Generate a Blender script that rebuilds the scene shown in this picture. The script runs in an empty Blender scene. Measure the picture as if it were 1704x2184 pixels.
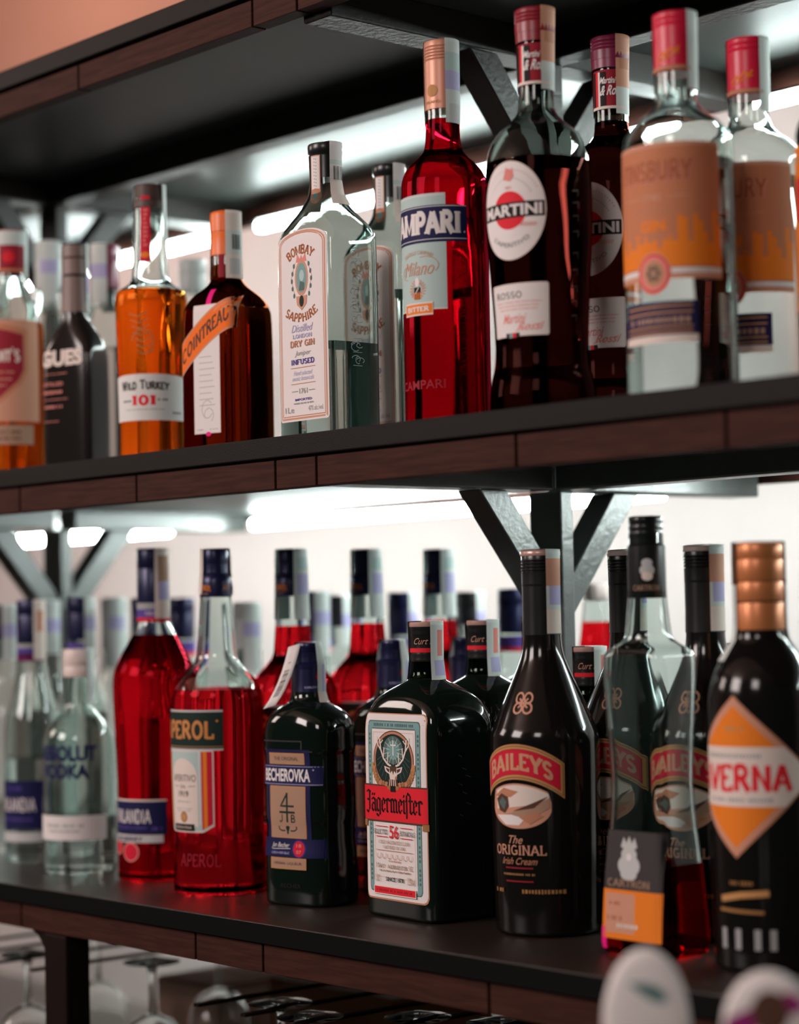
import bpy, bmesh, math, random
from mathutils import Vector, Matrix
from mathutils.geometry import tessellate_polygon

random.seed(7)
SC = bpy.context.scene
COL = SC.collection
PI = math.pi
EYE = 1.5                       # camera height above the bar floor

# ---------------------------------------------------------------- camera
cam_d = bpy.data.cameras.new('camera')
cam = bpy.data.objects.new('camera', cam_d)
COL.objects.link(cam)
cam.matrix_world = Matrix((
    (0.65906, 0.04825, 0.75054, 0.0),
    (0.75182, -0.01562, -0.65918, -1.20761),
    (-0.02008, 0.99871, -0.04657, EYE),
    (0, 0, 0, 1)))
cam_d.sensor_fit = 'VERTICAL'
cam_d.sensor_height = 36.0
cam_d.lens = 75.12
cam_d.clip_start = 0.05
cam_d.dof.use_dof = True
cam_d.dof.focus_distance = 1.97
cam_d.dof.aperture_fstop = 2.7
SC.camera = cam

# ---------------------------------------------------------------- world, lamps, exposure
SC.view_settings.view_transform = 'Standard'
SC.view_settings.look = 'None'
SC.view_settings.exposure = 0.0
SC.view_settings.gamma = 1.0
SC.view_settings.use_curve_mapping = False
w = bpy.data.worlds.new('world')
SC.world = w
w.use_nodes = True
w.node_tree.nodes['Background'].inputs[0].default_value = (0.42, 0.80, 0.62, 1)
w.node_tree.nodes['Background'].inputs[1].default_value = 0.04
LED_POWER = 80.0                # radiance of the LED strips
LED_COL = (0.86, 1.0, 0.97)


def area(name, loc, target, size, power, col, size_y=None):
    d = bpy.data.lights.new(name, 'AREA')
    d.energy = power
    d.color = col
    d.size = size
    if size_y:
        d.shape = 'RECTANGLE'
        d.size_y = size_y
    o = bpy.data.objects.new(name, d)
    COL.objects.link(o)
    o.location = loc
    o.rotation_euler = (Vector(target) - Vector(loc)).to_track_quat('-Z', 'Y').to_euler()
    return o


area('bar_ceiling_lamp', (-2.3, -2.6, 2.75), (-1.5, 0.1, 1.45), 1.1, 62, (1.0, 0.86, 0.82))
area('tap_fill_light', (-.25, -1.75, 2.45), (-.9, -.2, 1.3), 0.5, 9, (1.0, 0.88, 0.84))  # unseen fill light added to brighten the tap badges, no real fixture
area('bar_side_lamp', (-4.2, -1.5, 2.5), (-1.7, 0.1, 1.45), 0.7, 16, (1.0, 0.82, 0.74))
area('room_ceiling_lamp', (-3.6, 0.6, 2.98), (-4.2, 1.3, 2.3), 0.6, 7, (1.0, 0.62, 0.48))


# ---------------------------------------------------------------- materials
def principled(name, col, rough=0.5, metal=0.0, spec=0.5, coat=0.0, noise=None, bump=None):
    m = bpy.data.materials.new(name)
    m.use_nodes = True
    nt = m.node_tree
    b = nt.nodes['Principled BSDF']
    b.inputs['Base Color'].default_value = (*col, 1)
    b.inputs['Roughness'].default_value = rough
    b.inputs['Metallic'].default_value = metal
    b.inputs['Specular IOR Level'].default_value = spec
    b.inputs['Coat Weight'].default_value = coat
    b.inputs['Coat Roughness'].default_value = 0.08
    if noise or bump:
        tc = nt.nodes.new('ShaderNodeTexCoord')
        mp = nt.nodes.new('ShaderNodeMapping')
        nt.links.new(tc.outputs['Object'], mp.inputs['Vector'])
        nz = nt.nodes.new('ShaderNodeTexNoise')
        nt.links.new(mp.outputs['Vector'], nz.inputs['Vector'])
        nz.inputs['Detail'].default_value = 6
        if noise:
            sc, col2, stretch = noise
            mp.inputs['Scale'].default_value = stretch
            nz.inputs['Scale'].default_value = sc
            rp = nt.nodes.new('ShaderNodeValToRGB')
            rp.color_ramp.elements[0].position = 0.35
            rp.color_ramp.elements[1].position = 0.72
            rp.color_ramp.elements[0].color = (*col, 1)
            rp.color_ramp.elements[1].color = (*col2, 1)
            nt.links.new(nz.outputs['Fac'], rp.inputs['Fac'])
            nt.links.new(rp.outputs['Color'], b.inputs['Base Color'])
        if bump:
            n2 = nt.nodes.new('ShaderNodeTexNoise')
            nt.links.new(tc.outputs['Object'], n2.inputs['Vector'])
            n2.inputs['Scale'].default_value = bump[0]
            n2.inputs['Detail'].default_value = 4
            bp = nt.nodes.new('ShaderNodeBump')
            bp.inputs['Strength'].default_value = bump[1]
            bp.inputs['Distance'].default_value = 0.002
            nt.links.new(n2.outputs['Fac'], bp.inputs['Height'])
            nt.links.new(bp.outputs['Normal'], b.inputs['Normal'])
    return m


def glass(name, col, ior=1.45, rough=0.0):
    m = bpy.data.materials.new(name)
    m.use_nodes = True
    nt = m.node_tree
    nt.nodes.clear()
    o = nt.nodes.new('ShaderNodeOutputMaterial')
    g = nt.nodes.new('ShaderNodeBsdfGlass')
    g.inputs['Color'].default_value = (*col, 1)
    g.inputs['IOR'].default_value = ior
    g.inputs['Roughness'].default_value = rough
    nt.links.new(g.outputs[0], o.inputs[0])
    return m


def emit(name, col, power):
    m = bpy.data.materials.new(name)
    m.use_nodes = True
    nt = m.node_tree
    nt.nodes.clear()
    o = nt.nodes.new('ShaderNodeOutputMaterial')
    e = nt.nodes.new('ShaderNodeEmission')
    e.inputs[0].default_value = (*col, 1)
    e.inputs[1].default_value = power
    nt.links.new(e.outputs[0], o.inputs[0])
    return m


M = {}
# setting
M['wall'] = principled('plaster', (0.76, 0.69, 0.675), 0.9, noise=(1.6, (0.70, 0.61, 0.595), (1, 1, 1)))
M['ceiling'] = principled('ceiling_paint', (0.72, 0.52, 0.45), 0.9)
M['upper_wall'] = principled('salmon_plaster', (0.44, 0.245, 0.185), 0.9, noise=(1.2, (0.50, 0.30, 0.235), (1, 1, 2)))
M['floor'] = principled('floor_tile', (0.05, 0.045, 0.04), 0.5)
M['board'] = principled('dark_shelf_laminate', (0.010, 0.008, 0.007), 0.48, spec=0.10, bump=(900, 0.2))
M['plank'] = principled('brown_plank', (0.034, 0.011, 0.008), 0.7, spec=0.12, noise=(9, (0.060, 0.020, 0.013), (3, 40, 40)))
M['steel'] = principled('painted_black_steel', (0.040, 0.044, 0.042), 0.32, spec=0.7, bump=(160, 0.3))
M['under'] = principled('shaded_underside', (0.05, 0.057, 0.053), 0.42, spec=0.10)  # darker copy of the underside, shade of the top shelf in its colour
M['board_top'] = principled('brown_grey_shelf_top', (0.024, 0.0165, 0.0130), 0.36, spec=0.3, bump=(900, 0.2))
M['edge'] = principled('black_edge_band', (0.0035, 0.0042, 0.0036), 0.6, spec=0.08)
M['under_lit'] = principled('lit_underside', (0.085, 0.094, 0.090), 0.40, spec=0.3, bump=(60, 0.15))  # lighter copy of the underside, glow of the strips put into its colour
M['steel_lit'] = principled('lit_glossy_steel', (0.10, 0.11, 0.105), 0.30, spec=0.7, bump=(160, 0.3))  # lit copy of the steel, reflected light put into its base colour
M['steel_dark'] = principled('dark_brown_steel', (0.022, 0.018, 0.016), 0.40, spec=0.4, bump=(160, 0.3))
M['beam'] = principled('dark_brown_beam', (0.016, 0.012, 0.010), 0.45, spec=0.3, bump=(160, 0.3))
M['leg'] = principled('dark_wood_upright', (0.012, 0.006, 0.005), 0.6, spec=0.1)
M['led'] = emit('led_light', LED_COL, LED_POWER)
M['channel'] = principled('led_channel', (0.10, 0.10, 0.10), 0.4, metal=0.6)
M['counter'] = principled('counter_top', (0.10, 0.085, 0.075), 0.3)
M['card'] = principled('cardboard', (0.52, 0.33, 0.26), 0.8)
M['cardo'] = principled('brown_carton', (0.25, 0.085, 0.03), 0.7)
M['splash'] = principled('dark_grey_panel', (0.05, 0.056, 0.052), 0.5)
M['chrome'] = principled('chrome', (0.65, 0.65, 0.65), 0.12, metal=1.0)
# glass and drinks
M['clear'] = glass('clear_glass', (0.905, 0.945, 0.933), 1.45)
M['stem'] = glass('stemware_glass', (0.97, 0.99, 0.985), 1.45)
M['paleglass'] = glass('pale_blue_glass', (0.79, 0.84, 0.825), 1.45)
M['grey'] = glass('grey_green_glass', (0.69, 0.72, 0.70), 1.45)
M['water'] = glass('clear_spirit', (0.82, 0.862, 0.848), 1.36)
M['sapphire'] = glass('pale_spirit', (0.66, 0.735, 0.715), 1.36)
M['red'] = glass('red_bitter', (0.54, 0.022, 0.055), 1.36)
M['redor'] = glass('red_orange_aperitif', (0.85, 0.078, 0.112), 1.36)
M['pinkred'] = glass('red_grapefruit_vodka', (0.71, 0.038, 0.075), 1.36)
M['amber'] = glass('amber_whiskey', (0.86, 0.31, 0.06), 1.36)
M['brownglass'] = glass('brown_amber_glass', (0.36, 0.085, 0.02), 1.40)
M['verm'] = glass('dark_vermouth', (0.10, 0.035, 0.03), 1.36)
M['wine'] = glass('dark_red_liqueur', (0.55, 0.02, 0.02), 1.36)
M['darkrum'] = principled('smoked_black_glass', (0.014, 0.010, 0.009), 0.14, spec=.4)
M['darkgreen'] = principled('black_green_glass', (0.004, 0.0075, 0.0055), 0.07, spec=0.55)
M['darkbrown'] = principled('black_brown_glass', (0.007, 0.0055, 0.005), 0.12, spec=0.4)
M['neckglass'] = glass('dark_green_neck', (0.30, 0.38, 0.33), 1.45)
# papers, inks, caps
INK = dict(
    white=(0.80, 0.74, 0.73), cream=(0.78, 0.66, 0.60), paper=(0.74, 0.73, 0.71), black=(0.012, 0.010, 0.010),
    navy=(0.012, 0.013, 0.07), blue=(0.03, 0.03, 0.22), violet=(0.10, 0.06, 0.30), red=(0.75, 0.02, 0.035),
    deepred=(0.30, 0.015, 0.03), tealpale=(0.45, 0.58, 0.56), teal=(0.20, 0.36, 0.36), slate=(0.10, 0.15, 0.14),
    vivid=(0.92, 0.17, 0.012), rust=(0.38, 0.12, 0.045), orange=(0.85, 0.22, 0.02), gold=(0.55, 0.27, 0.10), copper=(0.52, 0.22, 0.13), tan=(0.42, 0.25, 0.17),
    salmon=(0.55, 0.20, 0.10), peach=(0.62, 0.30, 0.20), grey=(0.36, 0.36, 0.36), pink=(0.75, 0.25, 0.22),
    lav=(0.45, 0.42, 0.66), magenta=(0.30, 0.02, 0.16), brown=(0.10, 0.045, 0.03), hot=(0.85, 0.01, 0.22),
    capred=(0.62, 0.012, 0.04), greenblack=(0.012, 0.028, 0.024), silver=(0.55, 0.55, 0.55), dgold=(0.36, 0.17, 0.06),
    pale=(0.62, 0.66, 0.64), dgrey=(0.05, 0.045, 0.045))
for k, c in INK.items():
    M['i_' + k] = principled('ink_' + k, c, 0.6, spec=0.16)
M['cap_navy'] = principled('navy_cap', (0.012, 0.013, 0.060), 0.3, metal=0.3)
M['cap_black'] = principled('black_cap', (0.010, 0.010, 0.010), 0.28)
M['cap_red'] = principled('red_cap', (0.26, 0.012, 0.025), 0.35)
M['cap_bright'] = principled('bright_red_cap', (0.66, 0.010, 0.05), 0.35)
M['cap_wine'] = principled('purple_red_cap', (0.22, 0.015, 0.06), 0.35)
M['cap_peach'] = principled('copper_peach_cap', (0.62, 0.28, 0.19), 0.4, metal=0.2)
M['cap_copper'] = principled('copper_cap', (0.62, 0.21, 0.075), 0.35, metal=0.3)
M['cap_white'] = principled('white_cap', (0.80, 0.66, 0.62), 0.4)
M['cap_grey'] = principled('pale_grey_cap', (0.45, 0.48, 0.47), 0.4)
M['cap_orange'] = principled('orange_cap', (0.85, 0.16, 0.02), 0.4)
M['cap_brown'] = principled('brown_cork_cap', (0.06, 0.03, 0.025), 0.5)
M['cap_taupe'] = principled('taupe_sleeve', (0.20, 0.125, 0.11), 0.45)
M['cap_rose'] = principled('rose_metal_lid', (0.70, 0.42, 0.36), 0.3, metal=0.3)
M['foil'] = principled('silver_foil', (0.55, 0.56, 0.56), 0.3, metal=0.6)


# ---------------------------------------------------------------- mesh helpers
def link(name, verts, faces, mats, parent=None, fm=None, smooth=False, auto=None):
    me = bpy.data.meshes.new(name)
    me.from_pydata(verts, [], faces)
    for m in mats:
        me.materials.append(m)
    if fm:
        me.polygons.foreach_set('material_index', fm)
    if smooth:
        me.polygons.foreach_set('use_smooth', [True] * len(me.polygons))
    me.update()
    o = bpy.data.objects.new(name, me)
    COL.objects.link(o)
    if parent:
        o.parent = parent
    return o


def tag(o, label=None, cat=None, group=None, kind=None):
    for k, v in (('label', label), ('category', cat), ('group', group), ('kind', kind)):
        if v:
            o[k] = v
    return o


def empty(name, loc, rz=0.0, label=None, cat=None, group=None):
    o = bpy.data.objects.new(name, None)
    o.empty_display_size = 0.05
    COL.objects.link(o)
    o.location = loc
    o.rotation_euler = (0, 0, math.radians(rz))
    return tag(o, label, cat, group)


def copy_tree(o, parent=None):
    c = o.copy()
    COL.objects.link(c)
    if parent:
        c.parent = parent
    for ch in list(o.children):
        copy_tree(ch, c)
    return c


class MB:
    """collects boxes, bars and lathes, then links them as ONE mesh"""
    def __init__(s):
        s.bm = bmesh.new()

    def box(s, x0, x1, y0, y1, z0, z1, bev=0.0):
        r = bmesh.ops.create_cube(s.bm, size=1)
        vs = r['verts']
        for v in vs:
            v.co = Vector((x0 + (v.co.x + .5) * (x1 - x0), y0 + (v.co.y + .5) * (y1 - y0), z0 + (v.co.z + .5) * (z1 - z0)))
        if bev:
            es = list({e for v in vs for e in v.link_edges})
            bmesh.ops.bevel(s.bm, geom=es, offset=bev, segments=2, affect='EDGES', profile=0.5)
        return s

    def bar(s, p, q, w, h, bev=0.001, up=(0, 0, 1)):
        p, q = Vector(p), Vector(q)
        d = (q - p)
        L = d.length
        d.normalize()
        x = Vector(up).cross(d)
        if x.length < 1e-4:
            x = Vector((1, 0, 0))
        x.normalize()
        y = d.cross(x)
        r = bmesh.ops.create_cube(s.bm, size=1)
        vs = r['verts']
        for v in vs:
            c = v.co.copy()
            v.co = p + x * (c.x * w) + y * (c.y * h) + d * ((c.z + .5) * L)
        if bev:
            es = list({e for v in vs for e in v.link_edges})
            bmesh.ops.bevel(s.bm, geom=es, offset=bev, segments=1, affect='EDGES')
        return s

    def lathe(s, prof, n=32, loc=(0, 0, 0)):
        rings = []
        for r, z in prof:
            if r < 1e-6:
                rings.append([s.bm.verts.new((loc[0], loc[1], loc[2] + z))])
            else:
                rings.append([s.bm.verts.new((loc[0] + r * math.cos(2 * PI * i / n), loc[1] + r * math.sin(2 * PI * i / n), loc[2] + z)) for i in range(n)])
        for a, b in zip(rings, rings[1:]):
            for i in range(n):
                j = (i + 1) % n
                if len(a) == 1 and len(b) == 1:
                    continue
                if len(a) == 1:
                    s.bm.faces.new((a[0], b[j], b[i]))
                elif len(b) == 1:
                    s.bm.faces.new((a[i], a[j], b[0]))
                else:
                    s.bm.faces.new((a[i], a[j], b[j], b[i]))
        return s

    def build(s, name, mat, parent=None, smooth=False, label=None):
        bmesh.ops.recalc_face_normals(s.bm, faces=s.bm.faces[:])
        me = bpy.data.meshes.new(name)
        s.bm.to_mesh(me)
        s.bm.free()
        me.materials.append(mat)
        if smooth:
            me.polygons.foreach_set('use_smooth', [True] * len(me.polygons))
            me.set_sharp_from_angle(angle=math.radians(38))
        o = bpy.data.objects.new(name, me)
        COL.objects.link(o)
        if parent:
            o.parent = parent
        if label:
            o['label'] = label
        return o


def mm(v):
    return v * 0.001


# ---------------------------------------------------------------- the room
def structure(name, mb, mat):
    return tag(mb.build(name, mat), kind='structure')


structure('wall_back', MB().box(-6.5, 1.6, 1.25, 1.35, 0, 3.1), M['wall'])
structure('wall_back_upper', MB().box(-6.5, 1.6, 1.235, 1.2501, 2.28, 3.1), M['upper_wall'])
structure('wall_left', MB().box(-6.6, -6.5, -4.0, 1.35, 0, 3.1), M['wall'])
structure('floor', MB().box(-6.6, 1.6, -4.0, 1.35, -0.1, 0), M['floor'])
structure('ceiling', MB().box(-6.6, 1.6, -4.0, 1.35, 3.1, 3.2), M['ceiling'])

def prism(yz, hx):
    """a bar with the outline yz (in the YZ plane), hx to either side of X = 0"""
    mb = MB()
    a = [mb.bm.verts.new((-hx, y, z)) for y, z in yz]
    c = [mb.bm.verts.new((hx, y, z)) for y, z in yz]
    mb.bm.faces.new(a)
    mb.bm.faces.new(c)
    for i in range(len(yz)):
        j = (i + 1) % len(yz)
        mb.bm.faces.new((a[i], a[j], c[j], c[i]))
    bmesh.ops.recalc_face_normals(mb.bm, faces=mb.bm.faces[:])
    bmesh.ops.bevel(mb.bm, geom=mb.bm.edges[:], offset=.0012, segments=1, affect='EDGES')
    return mb


# ---------------------------------------------------------------- the shelf unit
ZL, ZM, ZT = EYE - .284, EYE + .163, EYE + .600      # tops of the three boards
X0, X1 = -3.62, -0.34
POSTS = (-1.504, -2.42)
DEPTH = 0.64
seams = {ZL: (-2.62, -2.007, -1.689, -1.583, -1.281, -0.72), ZM: (-2.70, -2.0, -1.778, -1.552, -1.492, -1.235, -1.015), ZT: (-2.5, -1.874, -1.575, -1.508, -1.1)}
for zt, th, fz0, fz1 in ((ZL, .0185, -.330, -.3035), (ZM, .0195, .115, .1415), (ZT, .020, .5515, .577)):
    shelf = empty('bar_shelf', (0, 0, 0), 0, {ZL: 'lowest shelf, seen from above, dark top and worn brown plank edge',
                                              ZM: 'middle shelf at eye level with brown plank edge and bright light strips below',
                                              ZT: 'top shelf seen from below, dark underside crossed by steel beams'}[zt], 'shelf', 'bar shelf boards')
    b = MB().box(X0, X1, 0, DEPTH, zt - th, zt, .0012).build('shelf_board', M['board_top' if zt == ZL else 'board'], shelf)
    if zt == ZL:
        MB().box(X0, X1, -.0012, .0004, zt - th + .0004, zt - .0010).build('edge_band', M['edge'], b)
    xs = [X0 + .02, *seams[zt], X1 - .02]
    for xa, xb in zip(xs, xs[1:]):
        MB().box(xa + .0016, xb - .0016, .004, .022, EYE + fz0, EYE + fz1, .0008).build('trim_plank', M['plank'], b)
        MB().box(xa + .0016, xb - .0016, DEPTH - .022, DEPTH - .004, EYE + fz0 + (.016 if zt == ZM else 0), EYE + fz1, .0008).build('trim_plank', M['plank'], b)
    for fy in (0.010, DEPTH - .017):
        MB().box(X0 + .02, X1 - .02, fy, fy + .007, EYE + fz0 + (.018 if fy > .1 and zt == ZM else .002), zt - th + .0005).build('trim_backing', M['cap_black'], b)
    if zt != ZL:
        MB().box(X0 + .03, X1 - .03, .024, DEPTH - .024, zt - th - .003, zt - th + .0005).build('underside_panel', M['under_lit' if zt == ZM else 'under'], b)
        zb = zt - th - .003
        bz0 = EYE + (.1165 if zt == ZM else .5455)
        MB().box(POSTS[0] + .0205 if zt == ZM else X0 + .05, X1 - .05, .300, .330, bz0, zb + .001, .002).build('long_beam', M['steel_lit' if zt == ZM else 'beam'], shelf)
        for px in POSTS:
            MB().box(px - .020, px + .020, .024, .2995, bz0, zb + .001, .002).build('cross_beam', M['steel_lit' if zt == ZM else 'beam'], shelf)
            MB().box(px - .020, px + .020, .3305, DEPTH - .024, bz0, zb + .001, .002).build('cross_beam', M['steel_lit' if zt == ZM else 'beam'], shelf)
        lz = EYE + (.1185 if zt == ZM else .531)
        ends = ((-3.5, -2.56), (-2.364, -1.60), (-1.40, -0.42)) if zt == ZM else ((-3.4, -2.445), (-2.34, -1.56), (-1.45, -0.42))
        for xa, xb in ends:
            st = MB().box(xa, xb, .586, .605, lz + .0126, lz + .016, .001).build('led_strip', M['channel'], shelf)
            MB().box(xa + .004, xb - .004, .588, .6028, lz, lz + .0125, .004).build('led_diffuser', M['led'], st)
for px, where in zip(POSTS, ('right of the picture centre', 'at the left of the picture')):
    for za, zb_, lv in ((ZL, EYE + .1165, 'lower'), (ZM, EYE + .5455, 'middle')):
        p = empty('support_post', (px, .315, za), 0, f'black steel post with two braces on the {lv} shelf, {where}', 'post', 'steel posts with braces')
        h = zb_ - za
        pm = M['steel_lit' if lv == 'lower' else 'steel_dark']
        MB().box(-.022, .022, -.009, .009, 0, h, .002).build('post', pm, p)
        for sy in (-1, 1):
            prism([(sy * .113, h - .0004), (sy * .076, h - .0004), (sy * .0095, h - .086), (sy * .0095, h - .128)], .016).build('brace', pm, p)
# front legs of the lower board with small rounded gussets, back legs
for px in (-1.941,):
    g = MB().box(px - .021, px + .021, .004, .034, .90, EYE - .331, .002).build('wood_upright', M['leg'], None)
    tag(g, {-1.941: 'dark front leg under the lowest shelf near the left edge of the picture'}[px], 'post')
    m = bmesh.new()
    pts = [(0, 0)] + [(-.040 + .040 * math.cos(a * PI / 16), -.040 + .040 * math.sin(a * PI / 16)) for a in range(0, 9)]
    for y in (.008, .026):
        vs = [m.verts.new((px - .021 + u, y, EYE - .3295 + v)) for u, v in pts]
        m.faces.new(vs)
    m.verts.ensure_lookup_table()
    n = len(pts)
    for i in range(n):
        j = (i + 1) % n
        m.faces.new((m.verts[i], m.verts[j], m.verts[n + j], m.verts[n + i]))
    mb = MB()
    mb.bm.free()
    mb.bm = m
    mb.build('gusset', M['leg'], g)
for px in (-2.346, -2.13, -1.50):
    tag(MB().box(px - .028, px + .028, .585, .615, .90, ZL - .0186, .002).build('steel_upright', M['steel']), {-2.346: 'grey back leg under the lowest shelf, just right of the front leg', -2.13: 'grey back leg under the lowest shelf between the two cartons', -1.5: 'grey back leg under the lowest shelf behind the middle stemmed glasses'}[px], 'post')
# stemware rails hung under the lower board
rack = empty('glass_rack', (0, 0, 0), 0, 'thin steel rails under the lowest shelf holding stemmed glasses upside down', 'rack')
for k in (7, 8, 9, 10, 14, 15, 16, 17, 18):
    x = -2.86 + k * .078
    r = MB().box(x - .004, x + .004, .06, .54, EYE - .392, EYE - .389)
    for y in (.34, .50):
        r.box(x - .0015, x + .0015, y - .004, y + .004, EYE - .3895, ZL - .0186)
    r.build('glass_rail', M['leg'], rack)


# ---------------------------------------------------------------- lettering
_cache = {}


def text_mesh(s, bold=0.0, shear=0.0):
    key = (s, bold, shear)
    if key in _cache:
        return _cache[key]
    cu = bpy.data.curves.new('t', 'FONT')
    cu.body = s
    cu.offset = bold
    cu.shear = shear
    cu.resolution_u = 3
    cu.fill_mode = 'FRONT'
    o = bpy.data.objects.new('t', cu)
    COL.objects.link(o)
    bpy.context.view_layer.update()
    dg = bpy.context.evaluated_depsgraph_get()
    me = bpy.data.meshes.new_from_object(o.evaluated_get(dg))
    v = [(a.co.x, a.co.y) for a in me.vertices]
    f = [tuple(p.vertices) for p in me.polygons]
    bpy.data.objects.remove(o)
    bpy.data.curves.remove(cu)
    bpy.data.meshes.remove(me)
    x0, x1 = min(a[0] for a in v), max(a[0] for a in v)
    y0, y1 = min(a[1] for a in v), max(a[1] for a in v)
    v = [((a - x0) / (x1 - x0) - .5, (b - y0) / (y1 - y0) - .5) for a, b in v]
    _cache[key] = (v, f)
    return v, f


def arcp(cx, cy, rx, ry, a0, a1, n=8):
    return [(cx + rx * math.cos(math.radians(a0 + (a1 - a0) * i / n)), cy + ry * math.sin(math.radians(a0 + (a1 - a0) * i / n))) for i in range(n + 1)]


# a slab-serif alphabet drawn with strokes: width, stems (get serifs), curves
SLAB = {
    'A': (.86, [[(.06, 0), (.43, 1)], [(.43, 1), (.80, 0)]], [[(.20, .33), (.66, .33)]]),
    'B': (.72, [[(.12, 0), (.12, 1)]], [[(.12, .97), (.38, .97)] + arcp(.38, .75, .20, .22, 90, -90) + [(.12, .53)], [(.38, .53)] + arcp(.40, .28, .24, .25, 90, -90) + [(.12, .03)]]),
    'C': (.78, [], [arcp(.42, .5, .33, .46, 45, 315, 14)]),
    'D': (.80, [[(.12, 0), (.12, 1)]], [[(.12, .97), (.36, .97)] + arcp(.36, .5, .34, .47, 90, -90, 10) + [(.12, .03)]]),
    'E': (.68, [[(.12, 0), (.12, 1)]], [[(.12, .96), (.60, .96), (.60, .80)], [(.12, .51), (.48, .51)], [(.12, .04), (.62, .04), (.62, .22)]]),
    'F': (.66, [[(.12, 0), (.12, 1)]], [[(.12, .96), (.60, .96), (.60, .78)], [(.12, .51), (.46, .51)]]),
    'G': (.82, [], [arcp(.42, .5, .33, .46, 45, 300, 14) + [(.72, .12), (.72, .44), (.50, .44)]]),
    'H': (.86, [[(.14, 0), (.14, 1)], [(.72, 0), (.72, 1)]], [[(.14, .52), (.72, .52)]]),
    'I': (.36, [[(.18, 0), (.18, 1)]], []),
    'K': (.82, [[(.14, 0), (.14, 1)], [(.30, .55), (.74, 0)], [(.14, .40), (.66, 1)]], []),
    'L': (.66, [[(.14, 0), (.14, 1)]], [[(.14, .04), (.62, .04), (.62, .26)]]),
    'M': (1.0, [[(.12, 0), (.12, 1)], [(.88, 1), (.88, 0)]], [[(.14, 1), (.50, .15), (.86, 1)]]),
    'N': (.86, [[(.14, 0), (.14, 1)], [(.72, 1), (.72, 0)]], [[(.14, 1), (.72, 0)]]),
    'O': (.84, [], [arcp(.42, .5, .33, .46, 0, 360, 20)]),
    'P': (.70, [[(.14, 0), (.14, 1)]], [[(.14, .97), (.40, .97)] + arcp(.40, .72, .23, .25, 90, -90) + [(.14, .47)]]),
    'R': (.80, [[(.14, 0), (.14, 1)], [(.40, .50), (.74, 0)]], [[(.14, .97), (.40, .97)] + arcp(.40, .74, .22, .23, 90, -90) + [(.14, .51)]]),
    'S': (.66, [], [arcp(.33, .73, .24, .23, 30, 270, 10) + arcp(.33, .27, .25, .23, 90, -150, 10)]),
    'T': (.72, [[(.36, 0), (.36, 1)]], [[(.06, .76), (.06, .96), (.66, .96), (.66, .76)]]),
    'U': (.84, [[(.14, 1), (.14, .35)], [(.70, 1), (.70, .35)]], [arcp(.42, .33, .28, .29, 180, 360, 10)]),
    'V': (.82, [[(.06, 1), (.41, 0)], [(.76, 1), (.41, 0)]], []),
    'W': (1.1, [[(.06, 1), (.32, 0)], [(.56, 1), (.32, 0)], [(.56, 1), (.80, 0)], [(1.04, 1), (.80, 0)]], []),
    'X': (.80, [[(.08, 0), (.72, 1)], [(.08, 1), (.72, 0)]], []),
    'Y': (.80, [[(.06, 1), (.40, .45)], [(.74, 1), (.40, .45)], [(.40, .5), (.40, 0)]], []),
    '1': (.50, [[(.26, 0), (.26, 1)]], [[(.08, .80), (.26, .98)]]),
    '0': (.70, [], [arcp(.35, .5, .26, .46, 0, 360, 20)]),
    "'": (.25, [], [[(.12, 1), (.12, .75)]]),
    '-': (.4, [], [[(.06, .45), (.34, .45)]]),
    ' ': (.40, [], []),
}


def ribbon(pts, hw):
    """quads along a polyline with mitred corners; returns verts, faces"""
    n = len(pts)
    vs, fs = [], []
    for i, p in enumerate(pts):
        a = pts[max(i - 1, 0)]
        b = pts[min(i + 1, n - 1)]
        d1 = (p[0] - a[0], p[1] - a[1])
        d2 = (b[0] - p[0], b[1] - p[1])
        l1 = math.hypot(*d1) or 1
        l2 = math.hypot(*d2) or 1
        if i == 0:
            d1, l1 = d2, l2
        if i == n - 1:
            d2, l2 = d1, l1
        n1 = (-d1[1] / l1, d1[0] / l1)
        n2 = (-d2[1] / l2, d2[0] / l2)
        m = (n1[0] + n2[0], n1[1] + n2[1])
        q = m[0] * n1[0] + m[1] * n1[1]
        k = min(1 / q if q > 1e-3 else 1, 1.6)
        vs += [(p[0] + m[0] * k * hw, p[1] + m[1] * k * hw), (p[0] - m[0] * k * hw, p[1] - m[1] * k * hw)]
    for i in range(n - 1):
        fs.append((2 * i, 2 * i + 1, 2 * i + 3, 2 * i + 2))
    return vs, fs


def slab_mesh(s, t=.10, serif=.15):
    key = (s, t, serif, 'slab')
    if key in _cache:
        return _cache[key]
    V, Fc = [], []
    x = 0.0

    def put(vs, fs, ox):
        k = len(V)
        V.extend((a + ox, b) for a, b in vs)
        Fc.extend(tuple(i + k for i in f) for f in fs)
    for ch in s:
        small = 1.0
        if ch.islower():
            small = .78
        wd, stems, curves = SLAB.get(ch.upper(), SLAB[' '])
        for st in stems:
            put(*ribbon([(a * small, b * small) for a, b in st], t), x)
            for a, b in st:
                if (b < .01 or b > .99) and serif:
                    y = .045 if b < .01 else .955
                    put(*ribbon([((a - serif) * small, y * small), ((a + serif) * small, y * small)], .05), x)
        for cv in curves:
            put(*ribbon([(a * small, b * small) for a, b in cv], t * (.62 if len(cv) < 5 else .85)), x)
        x += (wd + .08) * small
    x0, x1 = min(a[0] for a in V), max(a[0] for a in V)
    y0, y1 = min(a[1] for a in V), max(a[1] for a in V)
    V = [((a - x0) / (x1 - x0) - .5, (b - y0) / (y1 - y0) - .5) for a, b in V]
    _cache[key] = (V, Fc)
    return V, Fc


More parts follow.
